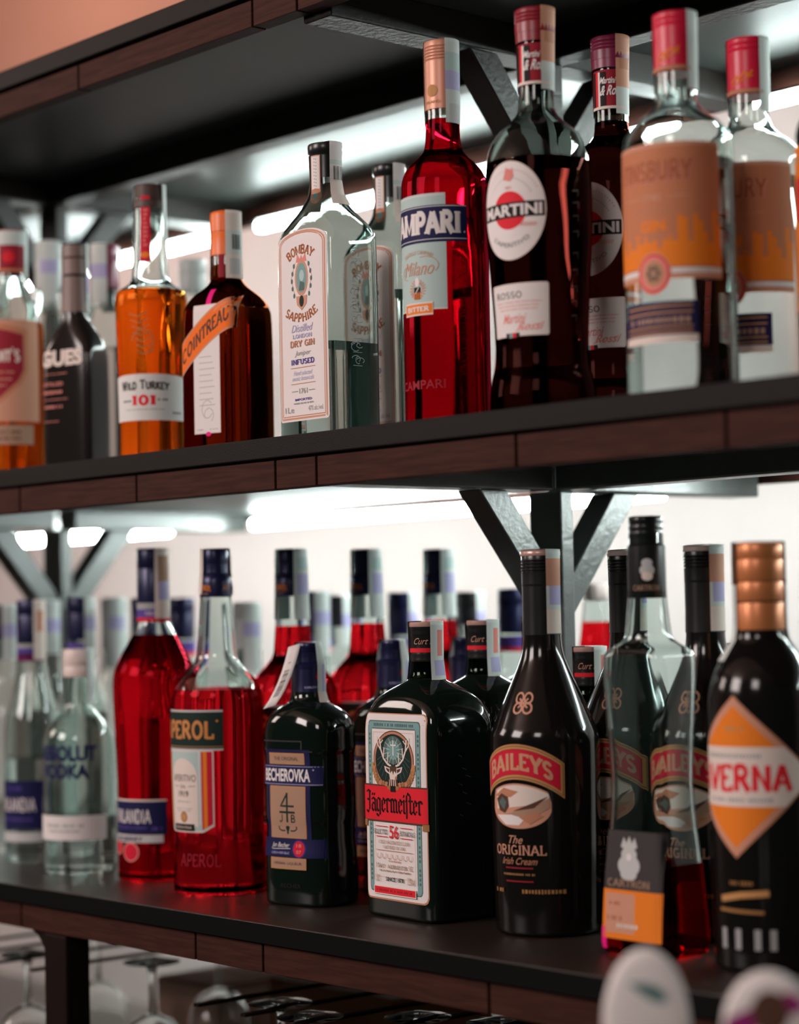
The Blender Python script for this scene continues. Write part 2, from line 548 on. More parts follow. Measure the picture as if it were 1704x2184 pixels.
# broken blackletter strokes (unit x-height .62, drawn with a slanted nib)
BLACK = {
    'J': (.50, [[(.10, .93), (.22, 1.0), (.40, .93)], [(.34, .95), (.34, .10), (.20, -.10), (.06, -.02)], [(.14, .55), (.34, .50)]]),
    'a': (.44, [[(.08, .58), (.20, .64), (.34, .56), (.34, .06), (.42, 0)], [(.34, .34), (.16, .38), (.08, .28), (.08, .08), (.18, 0), (.34, .10)]]),
    'g': (.44, [[(.34, .60), (.34, -.14), (.20, -.24), (.06, -.16)], [(.34, .58), (.20, .64), (.08, .54), (.08, .12), (.18, 0), (.34, .08)]]),
    'e': (.40, [[(.32, .12), (.20, 0), (.09, .10), (.09, .52), (.20, .64), (.31, .54), (.30, .42), (.10, .30)]]),
    'r': (.36, [[(.04, .56), (.12, .62), (.12, .04), (.18, 0)], [(.12, .52), (.24, .64), (.33, .55)]]),
    'm': (.70, [[(.04, .56), (.12, .62), (.12, .04), (.18, 0)], [(.12, .52), (.24, .64), (.34, .56), (.34, .04), (.40, 0)], [(.34, .52), (.46, .64), (.57, .56), (.57, .04), (.65, 0)]]),
    'i': (.24, [[(.04, .56), (.12, .62), (.12, .04), (.20, 0)], [(.10, .80), (.14, .86)]]),
    'f': (.30, [[(.12, -.22), (.12, .84), (.22, .98), (.36, .90)], [(.05, .60), (.14, .64)]]),
    't': (.32, [[(.12, .84), (.12, .08), (.22, 0), (.30, .08)], [(.02, .62), (.30, .62)]]),
}


def black_mesh(s):
    V, Fc = [], []
    x = 0
    nx, ny = .052, .040
    for ch in s:
        dots = ch == 'ä'
        wd, sts = BLACK['a' if dots else ch]
        sts = list(sts) + ([[(.10, .80), (.13, .84)], [(.28, .80), (.31, .84)]] if dots else [])
        for st in sts:
            for (a, b), (c, d) in zip(st, st[1:]):
                k = len(V)
                # hexagon swept by the nib
                q = [(a - nx, b - ny), (a + nx, b + ny), (c + nx, d + ny), (c - nx, d - ny)]
                V.extend((p + x, r) for p, r in q)
                Fc.append((k, k + 1, k + 2, k + 3))
                for (e, f) in ((a, b), (c, d)):
                    k = len(V)
                    V.extend((p + x, r) for p, r in ((e - nx, f - ny), (e + .02, f - .05), (e + nx, f + ny), (e - .02, f + .05)))
                    Fc.append((k, k + 1, k + 2, k + 3))
        x += wd
    x0, x1 = min(a[0] for a in V), max(a[0] for a in V)
    y0, y1 = min(a[1] for a in V), max(a[1] for a in V)
    return [((a - x0) / (x1 - x0) - .5, (b - y0) / (y1 - y0) - .5) for a, b in V], Fc


def split_tris(pts, faces, m=3.2):
    """cut faces into triangles no longer than m so that they follow a curved surface"""
    pts = list(pts)
    todo = []
    for f in faces:
        todo += [(f[0], f[i], f[i + 1]) for i in range(1, len(f) - 1)]
    out, mid = [], {}
    while todo:
        t = todo.pop()
        L, k = max((math.hypot(pts[t[i]][0] - pts[t[(i + 1) % 3]][0], pts[t[i]][1] - pts[t[(i + 1) % 3]][1]), i) for i in range(3))
        if L <= m:
            out.append(t)
            continue
        a, b, c = t[k], t[(k + 1) % 3], t[(k + 2) % 3]
        e = (min(a, b), max(a, b))
        if e not in mid:
            mid[e] = len(pts)
            pts.append(((pts[a][0] + pts[b][0]) / 2, (pts[a][1] + pts[b][1]) / 2))
        todo += [(a, mid[e], c), (mid[e], b, c)]
    return pts, out


class Lab:
    """one label: flat shapes and lettering in mm, laid onto a bottle's surface as ONE mesh"""
    def __init__(s, surf, base=.35, step=.05):
        s.surf, s.base, s.step, s.n, s.inc = surf, base, step, 0, 1
        s.V, s.F, s.FM, s.mats = [], [], [], []

    def _put(s, pts, faces, mat, up=True, extra=0.0):
        if up:
            s.n += s.inc
        off = s.base + s.step * s.n + extra
        if mat not in s.mats:
            s.mats.append(mat)
        mi = s.mats.index(mat)
        k = len(s.V)
        for u, v in pts:
            x, y, z = s.surf(u, v, off)
            s.V.append((mm(x), mm(y), mm(z)))
        s.F.extend(tuple(i + k for i in f) for f in faces)
        s.FM.extend([mi] * len(faces))
        return s

    def shape(s, u0, u1, lo, hi, mat, du=2.5, nv=1):
        n = max(2, int(math.ceil((u1 - u0) / du)))
        nv = max(nv, int(math.ceil(max(hi(u0 + (u1 - u0) * i / 8) - lo(u0 + (u1 - u0) * i / 8) for i in range(9)) / 5)))
        pts, fs = [], []
        for i in range(n + 1):
            u = u0 + (u1 - u0) * i / n
            a, b = lo(u), hi(u)
            for j in range(nv + 1):
                pts.append((u, a + (b - a) * j / nv))
        for i in range(n):
            for j in range(nv):
                p = i * (nv + 1) + j
                fs.append((p, p + nv + 1, p + nv + 2, p + 1))
        return s._put(pts, fs, mat)

    def rect(s, u0, v0, u1, v1, mat, nv=1):
        return s.shape(u0, u1, lambda u: v0, lambda u: v1, mat, nv=nv)

    def rrect(s, u0, v0, u1, v1, r, mat, top=None):
        def c(u):
            d = max(0, r - min(u - u0, u1 - u))
            return r - math.sqrt(max(0, r * r - d * d))
        return s.shape(u0, u1, lambda u: v0 + c(u), lambda u: (top(u) if top else v1) - c(u), mat, du=1.2)

    def ell(s, uc, vc, a, b, mat, du=1.5):
        def h(u):
            return b * math.sqrt(max(0, 1 - ((u - uc) / a) ** 2))
        n = max(10, int(2 * a / du))
        us = [uc - a * math.cos(PI * i / n) for i in range(n + 1)]
        nv = max(1, int(math.ceil(2 * b / 5)))
        pts, fs = [], []
        for u in us:
            pts += [(u, vc + h(u) * (2 * j / nv - 1)) for j in range(nv + 1)]
        for i in range(n):
            for j in range(nv):
                p = i * (nv + 1) + j
                fs.append((p, p + nv + 1, p + nv + 2, p + 1))
        return s._put(pts, fs, mat)

    def poly(s, pts, mat):
        tri = tessellate_polygon([[Vector((a, b, 0)) for a, b in pts]])
        fs = []
        for t in tri:
            (ax, ay), (bx, by), (cx, cy) = (pts[i] for i in t)
            fs.append(tuple(t) if (bx - ax) * (cy - ay) - (by - ay) * (cx - ax) > 0 else tuple(reversed(t)))
        pts, fs = split_tris(pts, fs)
        return s._put(pts, fs, mat)

    def line(s, pts, wd, mat, up=False):
        q = [pts[0]]
        for a, b in zip(pts, pts[1:]):
            k = max(1, int(math.hypot(b[0] - a[0], b[1] - a[1]) / 3))
            q += [(a[0] + (b[0] - a[0]) * i / k, a[1] + (b[1] - a[1]) * i / k) for i in range(1, k + 1)]
        vs, fs = ribbon(q, wd / 2)
        return s._put(vs, fs, mat, up, .03)

    def frame(s, u0, v0, u1, v1, wd, mat):
        for p in ([(u0, v0), (u1, v0)], [(u1, v0), (u1, v1)], [(u1, v1), (u0, v1)], [(u0, v1), (u0, v0)]):
            s.line(p, wd, mat)
        return s

    def _letters(s, vf, uc, vc, wd, ht, mat, arc=0.0, tilt=0.0, up=False, extra=.04):
        v, f = vf
        pts = []
        for a, b in v:
            u, y = a * wd, b * ht
            if arc:      # arc = sagitta in mm over the whole width (+ = centre high)
                R = (wd * wd / 4 + arc * arc) / (2 * arc)
                th = u / R
                u, y = (R + y) * math.sin(th), (R + y) * math.cos(th) - R
            pts.append((uc + u, vc + y + u * tilt))
        pts, f = split_tris(pts, f)
        return s._put(pts, f, mat, up, extra + .06)

    def text(s, t, uc, vc, wd, ht, mat, bold=0.0, shear=0.0, **k):
        return s._letters(text_mesh(t, bold, shear), uc, vc, wd, ht, mat, **k)

    def slab(s, t, uc, vc, wd, ht, mat, th=.10, serif=.15, **k):
        return s._letters(slab_mesh(t, th, serif), uc, vc, wd, ht, mat, **k)

    def dash(s, uc, vc, wd, ht, mat):
        """a line of print too small or blurred to read: short strokes with word gaps"""
        rnd = random.Random(int(vc * 10 + wd))
        u = uc - wd / 2
        V, F = [], []
        while u < uc + wd / 2 - ht * .3:
            a = ht * rnd.uniform(.35, .75)
            h = ht * rnd.uniform(.75, 1.0) / 2
            k = len(V)
            V += [(u, vc - h), (u + a, vc - h), (u + a, vc + h), (u, vc + h)]
            F.append((k, k + 1, k + 2, k + 3))
            u += a + ht * (.9 if rnd.random() < .18 else .28)
        return s._put(V, F, mat, False, .04)

    def build(s, name, parent, label=None):
        o = link(name, s.V, s.F, [M['i_' + m] for m in s.mats], parent, s.FM)
        if label:
            o['label'] = label
        return o


# ---------------------------------------------------------------- bottles
def chaikin(p, it=2):
    for _ in range(it):
        q = [p[0]]
        for a, b in zip(p, p[1:]):
            q.append(tuple(.75 * x + .25 * y for x, y in zip(a, b)))
            q.append(tuple(.25 * x + .75 * y for x, y in zip(a, b)))
        q.append(p[-1])
        p = q
    return p


NSEG = 56


def ring(hx, hy, e, z, n=NSEG, flute=0.0):
    out = []
    for i in range(n):
        t = 2 * PI * (i + .5) / n
        c, s_ = math.cos(t), math.sin(t)
        k = 1 - flute * (.5 + .5 * math.cos(14 * t)) / hx
        hx_, hy_ = hx * k, hy * k
        out.append((hx_ * math.copysign(abs(c) ** (2 / e), c), hy_ * math.copysign(abs(s_) ** (2 / e), s_), z))
    return out


def rings_mesh(rings, close0=True, close1=True):
    V = [tuple(mm(c) for c in p) for r in rings for p in r]
    n = len(rings[0])
    F = []
    for k in range(len(rings) - 1):
        for i in range(n):
            j = (i + 1) % n
            F.append((k * n + i, k * n + j, (k + 1) * n + j, (k + 1) * n + i))
    if close0:
        F.append(tuple(range(n - 1, -1, -1)))
    if close1:
        b = (len(rings) - 1) * n
        F.append(tuple(range(b, b + n)))
    return V, F


class Bottle:
    """profile: (z, hx, hy, e) in mm from the base up; e is the superellipse exponent (2 = round)"""
    def __init__(s, name, label, loc, rz, prof, glass_m, level=None, liquid=None, group=None, cat='bottle', wall=2.2, smooth=2, flute=0.0):
        s.root = empty(name, loc, rz, label, cat, group)
        prof = [(p[0], p[1], p[1], 2.0) if len(p) == 2 else p for p in prof]
        b = prof[0]
        # a small rounded heel
        prof = [(0, b[1] * .90, b[2] * .90, b[3])] + [(0.6, b[1] * .95, b[2] * .95, b[3]), (3.0, b[1], b[2], b[3]), (6.0, b[1], b[2], b[3])] + prof[1:]
        s.p = chaikin(prof, smooth)
        top = s.p[-1][0]
        if level is None:
            V, F = rings_mesh([ring(hx, hy, e, z) for z, hx, hy, e in s.p])
            s.body = s._link('glass_body', V, F, glass_m)
        else:
            lo = [q for q in s.p if q[0] < level - .5] + [(level, *s.at(level))]
            V, F = rings_mesh([ring(hx, hy, e, z, NSEG, flute if z > 6 and hx > 28 else 0) for z, hx, hy, e in lo])
            up = [(level + .15, *s.at(level))] + [q for q in s.p if q[0] > level + .6]
            out = [ring(hx, hy, e, z, NSEG, flute if hx > 28 else 0) for z, hx, hy, e in up]
            inn = [ring(max(hx - wall, 2), max(hy - wall, 2), e, z) for z, hx, hy, e in reversed(up)]
            V2, F2 = rings_mesh(out + inn + [out[0]], False, False)
            n = NSEG
            nb = (len(out) + len(inn)) * n
            V2 = V2[:nb]
            F2 = [tuple(i if i < nb else i - nb for i in f) for f in F2]
            s.body = s._link('glass_body', V2, F2, glass_m)
            s.liq = s._link('liquid', V, F, liquid)

    def _link(s, name, V, F, mat):
        o = link(name, V, F, [mat], s.root, smooth=True)
        o.data.set_sharp_from_angle(angle=math.radians(50))
        return o

    def at(s, z):
        p = s.p
        if z <= p[0][0]:
            return p[0][1:]
        for a, b in zip(p, p[1:]):
            if a[0] <= z <= b[0]:
                t = (z - a[0]) / ((b[0] - a[0]) or 1)
                return tuple(x + (y - x) * t for x, y in zip(a[1:], b[1:]))
        return p[-1][1:]

    def round_surf(s, vref, face=0.0):
        R = s.at(vref)[0]
        f = math.radians(face)

        def surf(u, v, off):
            r = s.at(v)[0] + off
            a = u / R + f
            return (r * math.sin(a), -r * math.cos(a), v)
        return surf

    def flat_surf(s):
        def surf(u, v, off):
            hx, hy, e = s.at(v)
            t = min(abs(u / hx), .995)
            return (u, -hy * (1 - t ** e) ** (1 / e) - off, v)
        return surf

    def side_surf(s):
        def surf(u, v, off):
            hx, hy, e = s.at(v)
            t = min(abs(u / hy), .995)
            return (hx * (1 - t ** e) ** (1 / e) + off, u, v)
        return surf

    def lathe(s, name, prof, mat, n=32, label=None):
        """prof: (r, z) mm outside profile, from the bottom up; closed at the top"""
        pr = [(mm(r), mm(z)) for r, z in prof]
        o = MB().lathe([(0, pr[0][1])] + pr + [(0, pr[-1][1])], n).build(name, mat, s.root, smooth=True)
        if label:
            o['label'] = label
        return o

    def sleeve(s, name, z0, z1, mat, off=.5, label=None):
        """a tight sleeve on the neck"""
        zs = [z0 + (z1 - z0) * i / 6 for i in range(7)]
        pr = [(s.at(z)[0] + off, z) for z in zs]
        pr = [(pr[0][0] - .6, pr[0][1])] + pr + [(pr[-1][0] - .6, pr[-1][1])]
        mbb = MB().lathe([(mm(r), mm(z)) for r, z in pr], 32)
        o = mbb.build(name, mat, s.root, smooth=True)
        if label:
            o['label'] = label
        return o

    def cap_surf(s, R, face=0.0):
        f = math.radians(face)

        def surf(u, v, off):
            a = u / R + f
            return ((R + off) * math.sin(a), -(R + off) * math.cos(a), v)
        return surf

    def strip(s, face, wd, path, segs, top=None, parent=None):
        """revenue strip: path [(z, r)] rising along one side, over the top and down the far side"""
        f0 = math.radians(face)
        rt = path[-1][1]
        zt = path[-1][0]
        n = 6
        rows, cols = [], []

        def row(r, z, sgn=1):
            o = []
            for i in range(n + 1):
                a = ((i / n) - .5) * wd / max(rt, 8)
                o.append((sgn * r * math.cos(a), r * math.sin(a), z))
            return o
        fine = []
        for (za, ra), (zb, rb) in zip(path, path[1:]):
            k = max(1, int(abs(zb - za) / 4))
            fine += [(za + (zb - za) * i / k, ra + (rb - ra) * i / k) for i in range(k)]
        fine.append(path[-1])
        pts = [row(r, z) for z, r in fine]
        zs = [z for z, r in fine]
        for q in (.6, .0, -.6):
            rr = []
            for i in range(n + 1):
                a = ((i / n) - .5) * wd / max(rt, 8)
                rr.append((q * rt * math.cos(a), rt * math.sin(a), zt + .5))
            pts.append(rr)
            zs.append(zt + .5)
        for z, r in reversed(fine):
            rr = []
            for i in range(n + 1):
                a = ((i / n) - .5) * wd / max(rt, 8)
                rr.append((-r * math.cos(a), r * math.sin(a), z))
            pts.append(rr)
            zs.append(z)
        c, d = math.cos(f0 - PI / 2), math.sin(f0 - PI / 2)
        V = [(mm(x * c - y * d), mm(x * d + y * c), mm(z)) for r in pts for x, y, z in r]
        F, FM, mats = [], [], []
        for k in range(len(pts) - 1):
            zc = (zs[k] + zs[k + 1]) / 2
            for i in range(n):
                nm = segs[0][2]
                for z0, z1, m, *rest in segs:
                    if z0 <= zc <= z1 and (not rest or rest[0] <= i < rest[1]):
                        nm = m
                if nm not in mats:
                    mats.append(nm)
                F.append((k * (n + 1) + i, k * (n + 1) + i + 1, (k + 1) * (n + 1) + i + 1, (k + 1) * (n + 1) + i))
                FM.append(mats.index(nm))
        return link('tax_strip', V, F, [M['i_' + m] for m in mats], s.root, FM, smooth=True)


def face_to_cam(x, y, rz, phi=0):
    """local azimuth (degrees from the bottle's front, towards its right) that looks at the customer's side plus phi"""
    return math.degrees(math.atan2(-x, y + 1.2076)) - rz + phi


def screw(r, z0, z1, n=4, groove=.7):
    """profile of a ribbed screw cap"""
    p = [(r, z0), (r, z0 + (z1 - z0) * .35)]
    for i in range(n):
        z = z0 + (z1 - z0) * (.40 + .45 * i / n)
        h = (z1 - z0) * .45 / n
        p += [(r + .1, z), (r - groove, z + h * .35), (r + .1, z + h * .7)]
    return p + [(r, z1 - 2), (r - .4, z1 - .6), (r - 1.4, z1)]


STRIP = lambda zt: [(0, 999, 'pale'), (zt - 28, zt - 12, 'tealpale'), (zt - 46, zt - 30, 'lav'), (zt - 60, zt - 48, 'pale')]

# ================================================================ bottles of the middle board
MIDROW = 'bottles along the front of the middle shelf'
MIDBACK = 'bottles behind the front row of the middle shelf'
LOWROW = 'bottles along the front of the lower shelf'


def place(x, y, z=None):
    return (x, y, (ZM if z is None else z))


# ---- red bitter
def bitter():
    x, y = -1.386, .07
    b = Bottle('bitter_bottle', 'tall red bitter bottle with navy and pale teal label left of the round-label vermouth', place(x, y), 7,
               [(0, 38.2), (210, 38.7), (222, 37), (231, 31.5), (240, 20.5), (249, 15.4), (285, 14.8), (336, 14.6)],
               M['clear'], 272, M['red'], MIDROW, flute=.40)
    s = b.round_surf(130)
    L = Lab(s)
    L.shape(-28, 28, lambda u: 99, lambda u: 201, 'tealpale')
    L.rect(-28, 99, 28, 100.2, 'cream')
    L.rect(-27, 198.5, 27, 200, 'pale')
    L.rect(-47, 158, 47, 190.5, 'navy')
    L.line([(-46.5, 189.3), (46.5, 189.3)], .8, 'silver')
    L.line([(-46.5, 160.6), (46.5, 160.6)], .8, 'silver')
    L.slab('CAMPARI', 0, 174.8, 82.5, 22.8, 'grey', .175, .20)
    L.slab('CAMPARI', 0, 175, 81, 22, 'white', .145, .18, extra=.12)
    L.ell(44.5, 166.5, .9, .9, 'silver')
    L.slab('FRATELLI CAMPARI', 0, 150, 33, 3.4, 'peach', .07, .1, arc=4)
    L.text('Milano', 0, 136, 34, 12, 'peach', 0, .45, up=True)
    L.line(arcp(8, 138, 13, 8, 110, -40), .6, 'peach')
    L.line(arcp(-12, 133, 8, 6, 100, 270), .6, 'peach')
    for i in range(20):
        a = i * PI / 10
        L.line([(5 * math.cos(a), 117.5 + 5 * math.sin(a)), (9 * math.cos(a + .12), 117.5 + 9 * math.sin(a + .12))], 1.1, 'peach')
    L.ell(0, 124, 2.4, 4.2, 'white')
    L.poly([(-3.6, 119.5), (3.6, 119.5), (3.6, 115), (0, 112), (-3.6, 115)], 'black')
    L.rect(-3.6, 109, 3.6, 115, 'orange')
    for i in range(3):
        L.rect(-2.6 + i * 2.1, 109, -1.6 + i * 2.1, 115, 'brown')
    L.line([(-1.8, 114), (1.8, 119)], .8, 'white')
    L.rect(-15.5, 94.5, 15.5, 106, 'cream')
    L.rect(-15, 96, 15, 104.5, 'orange')
    L.slab('BITTER', 0, 100.2, 24, 4.8, 'white', .13, .14)
    L.build('front_label', b.root)
    E = Lab(s, .5)
    E.text('CAMPARI', 0, 34, 50, 8, 'deepred', .01)
    E.build('embossed_lettering', b.root)
    b.lathe('cap', [(15.4, 281), (15.4, 312)] + screw(15.4, 312, 343, 5), M['cap_peach'])
    C = Lab(b.cap_surf(15.4, 5), .3)
    C.ell(0, 297, 5.5, 5.5, 'gold')
    for i in range(10):
        a = i * PI / 5
        C.line([(0, 297), (5 * math.cos(a), 297 + 5 * math.sin(a))], .5, 'copper')
    C.text('MILANO', 0, 287, 16, 2.6, 'gold', .02)
    C.build('cap_print', b.root)
    f = face_to_cam(x, y, 7, 48)
    b.strip(f, 21, [(268, 15.6), (285, 16.2), (343.5, 16.3)], STRIP(343) + [(268, 283, 'silver', 1, 5)])
    return b


bitter()


# ---- dark vermouth with the round label
def vermouth(x, y, label, group, seal, ring_glass=True):
    rz = 11.5
    b = Bottle('vermouth_bottle', label, place(x, y), rz,
               [(0, 45.3), (18, 45.2), (30, 43.4), (42, 39.9), (65, 39.3), (113, 42.2), (155, 45.3), (200, 45.6), (222, 43.8), (240, 35.5), (249, 25), (257, 16.5), (268, 14.9), (340, 14.6)],
               M['grey'], 214 if ring_glass else 270, M['verm'], group)
    s = b.round_surf(165)
    L = Lab(s)
    L.ell(0, 169, 32.5, 41.5, 'cream')
    L.ell(0, 169, 31.7, 40.6, 'white')
    L.ell(0, 169, 16, 16, 'red')
    L.rect(-31.2, 162.5, 31.2, 175.5, 'black')
    L.text('MARTINI', 0, 169, 58, 9.6, 'white', .035, up=True)
    for r, nm in ((27, 'grey'), (34, 'peach')):
        for i in range(22):
            a = PI * (.18 + .64 * i / 21)
            k = r / 34 * 31
            L.line([(k * .93 * math.cos(a), 169 + r * math.sin(a)), (k * .95 * math.cos(a) + .9, 169 + r * math.sin(a))], .8, nm)
    L.ell(0, 200, 3.2, 4.2, 'pink')
    L.poly([(-5, 195), (-2, 206), (1, 199), (4, 205), (5.5, 197), (2, 193)], 'pink')
    L.text("L'APERITIVO", 0, 140, 38, 4, 'grey', .02, arc=-9)
    L.text('1863', 0, 188, 6, 2.4, 'pink')
    L.text('Rosso', 17, 157, 14, 4.5, 'pink', 0, .4)
    L.build('round_label', b.root)
    L2 = Lab(b.round_surf(85, 3))
    L2.rrect(-28, 64, 28, 108, 1.5, 'cream')
    L2.rect(-27.4, 65, 27.4, 107, 'white')
    L2.slab('ROSSO', -8, 98.5, 27, 5.8, 'dgrey', .075, .1)
    for i in range(3):
        L2.dash(0, 92.5 - 3 * i, 44 - 4 * i, 1.1, 'pink')
    L2.text('Martini', -3, 79, 24, 8, 'pink', .01, .5)
    L2.text('Rossi', 12, 72, 24, 7, 'pink', .01, .5)
    L2.line([(-2, 68.5), (24, 74.5)], .6, 'pink')
    for i, c in enumerate(('black', 'teal', 'red', 'black')):
        L2.rect(-12 + i * 3.6, 63, -8.6 + i * 3.6, 67, c)
    L2.build('lower_label', b.root)
    E = Lab(b.round_surf(120, 75), .4)
    for i, z in enumerate((184, 174, 163, 150, 132, 118, 104, 92, 80)):
        E.line([(-3, z), (3, z + 1)], .9, 'dgrey')
        E.line([(3, z - 4), (3, z + 1)], .6, 'dgrey')
    E.build('embossed_lettering', b.root)
    nl = b.sleeve('neck_label', 281, 316, M['i_deepred'])
    N = Lab(b.cap_surf(15.2, 6), .6)
    N.rect(-12, 283, -8, 314, 'black')
    N.rect(-8, 283, -5, 314, 'red')
    N.rect(-5, 283, -3, 314, 'white')
    N.rect(-3, 283, 2, 314, 'black')
    N.rect(-14, 280.5, 22, 283, 'cream')
    N.text('Martini', 4, 306, 15, 6, 'white', .02, .5)
    N.text('& Rossi', 8, 297, 22, 9, 'white', .02, .5)
    N.build('neck_print', nl)
    b.lathe('cap', [(16.4, 318), (16.8, 326)] + screw(17.2, 326, 347, 3), M['cap_red'] if ring_glass else M['cap_wine'])
    f = face_to_cam(x, y, rz, 52)
    b.strip(f, 22, [(276, 15.9), (312, 16.6), (347.5, 17.8)], [(0, 999, 'peach'), (276, 300, 'pale'), (318, 330, 'copper', 1, 5)])
    return b


vermouth(-1.273, .075, 'dark vermouth bottle with white oval label in the front row right of the red bitter', 'dark vermouth bottles', True)
vermouth(-1.296, .193, 'dark vermouth bottle half hidden behind the orange-label gin, purple cap', 'dark vermouth bottles', False, False)


# ---- orange-label gin
def orange_gin(x, y, label):
    rz = 13
    b = Bottle('gin_bottle', label, place(x, y), rz,
               [(0, 44), (196, 44.2), (208, 42.5), (219, 34), (228, 22), (233, 18.6), (238, 16.6), (246, 16.4), (300, 16.2)],
               M['clear'], 186, M['water'], 'orange-label gin bottles')
    L = Lab(b.round_surf(130))
    H = 56
    L.rect(-H, 89, H, 196, 'peach')
    L.rect(-H, 97, H, 192.5, 'salmon')
    rnd = random.Random(3)
    hs = [rnd.uniform(8, 38) for _ in range(28)]
    sky = [(-H, 99)]
    for i in range(28):
        h = 99 + (hs[i] if abs(i - 12) > 6 else hs[i] * .5)
        sky += [(-H + 4 * i, h), (-H + 4 * i + 4, h)]
    for i in range(28):
        h = 108 + (hs[i] if abs(i - 12) > 6 else hs[i] * .45)
        L.rect(-H + 4 * i, 99, -H + 4 * i + 4, h, 'orange')
        L.n -= 1
    L.n += 1
    L.slab('FINSBURY', .6, 173.4, 67, 17.6, 'pink', .12, .14)
    L.slab('FINSBURY', 0, 174, 66, 17, 'rust', .11, .13, extra=.1)
    L.text('1740', 0, 153, 16, 6, 'peach', .02)
    for sg in (-1, 1):
        L.line([(sg * 12, 153), (sg * 30, 154)], .8, 'peach')
    L.dash(0, 143, 34, 3.4, 'copper')
    L.text('GIN', 0, 131, 22, 9, 'orange', .05)
    L.dash(0, 121, 40, 2.6, 'copper')
    L.rect(-H, 93.5, H, 97.5, 'white')
    L.ell(0, 94, 14.5, 16.5, 'peach')
    L.ell(0, 94, 13.2, 15.2, 'red')
    L.ell(0, 94, 11.6, 13.4, 'pink')
    L.ell(0, 94, 8.4, 9.8, 'gold')
    L.ell(0, 94, 7.0, 8.2, 'tan')
    for i in range(6):
        a = i * PI / 3
        L.ell(4 * math.cos(a), 94 + 4.5 * math.sin(a), 1.5, 1.8, 'brown')
        L.n -= 1
    L.build('front_label', b.root)
    K = Lab(b.round_surf(60))
    K.rect(-34, 40, 34, 47, 'cream')
    K.rect(-34, 46, 34, 72, 'navy')
    for i, z in enumerate((68, 63, 52, 48)):
        K.line([(-30, z), (30, z + .5)], 1.3, 'gold')
    K.dash(0, 57.5, 52, 5, 'tan')
    K.build('lower_label', b.root)
    b.lathe('cap', [(16.7, 258), (17.2, 262), (17.2, 286)] + screw(17.4, 286, 306, 2, .5), M['cap_bright'])
    C = Lab(b.cap_surf(17.3, 6), .3)
    C.line([(-9, 268), (-4, 273), (-2, 270), (3, 276), (6, 273), (10, 277)], 1.6, 'orange')
    C.line([(-9, 265), (10, 273)], 1.2, 'orange')
    C.rect(-20, 258.5, 20, 262, 'copper')
    C.build('cap_print', b.root)
    f = face_to_cam(x, y, rz, 62)
    b.strip(f, 19, [(244, 17.4), (280, 18.0), (306.5, 18.0)], [(0, 999, 'pale')])


orange_gin(-1.112, .07, 'clear gin bottle with wide orange label and red cap, in the front row')
orange_gin(-1.126, .177, 'second orange-label gin bottle standing behind the front one, only its right side showing')


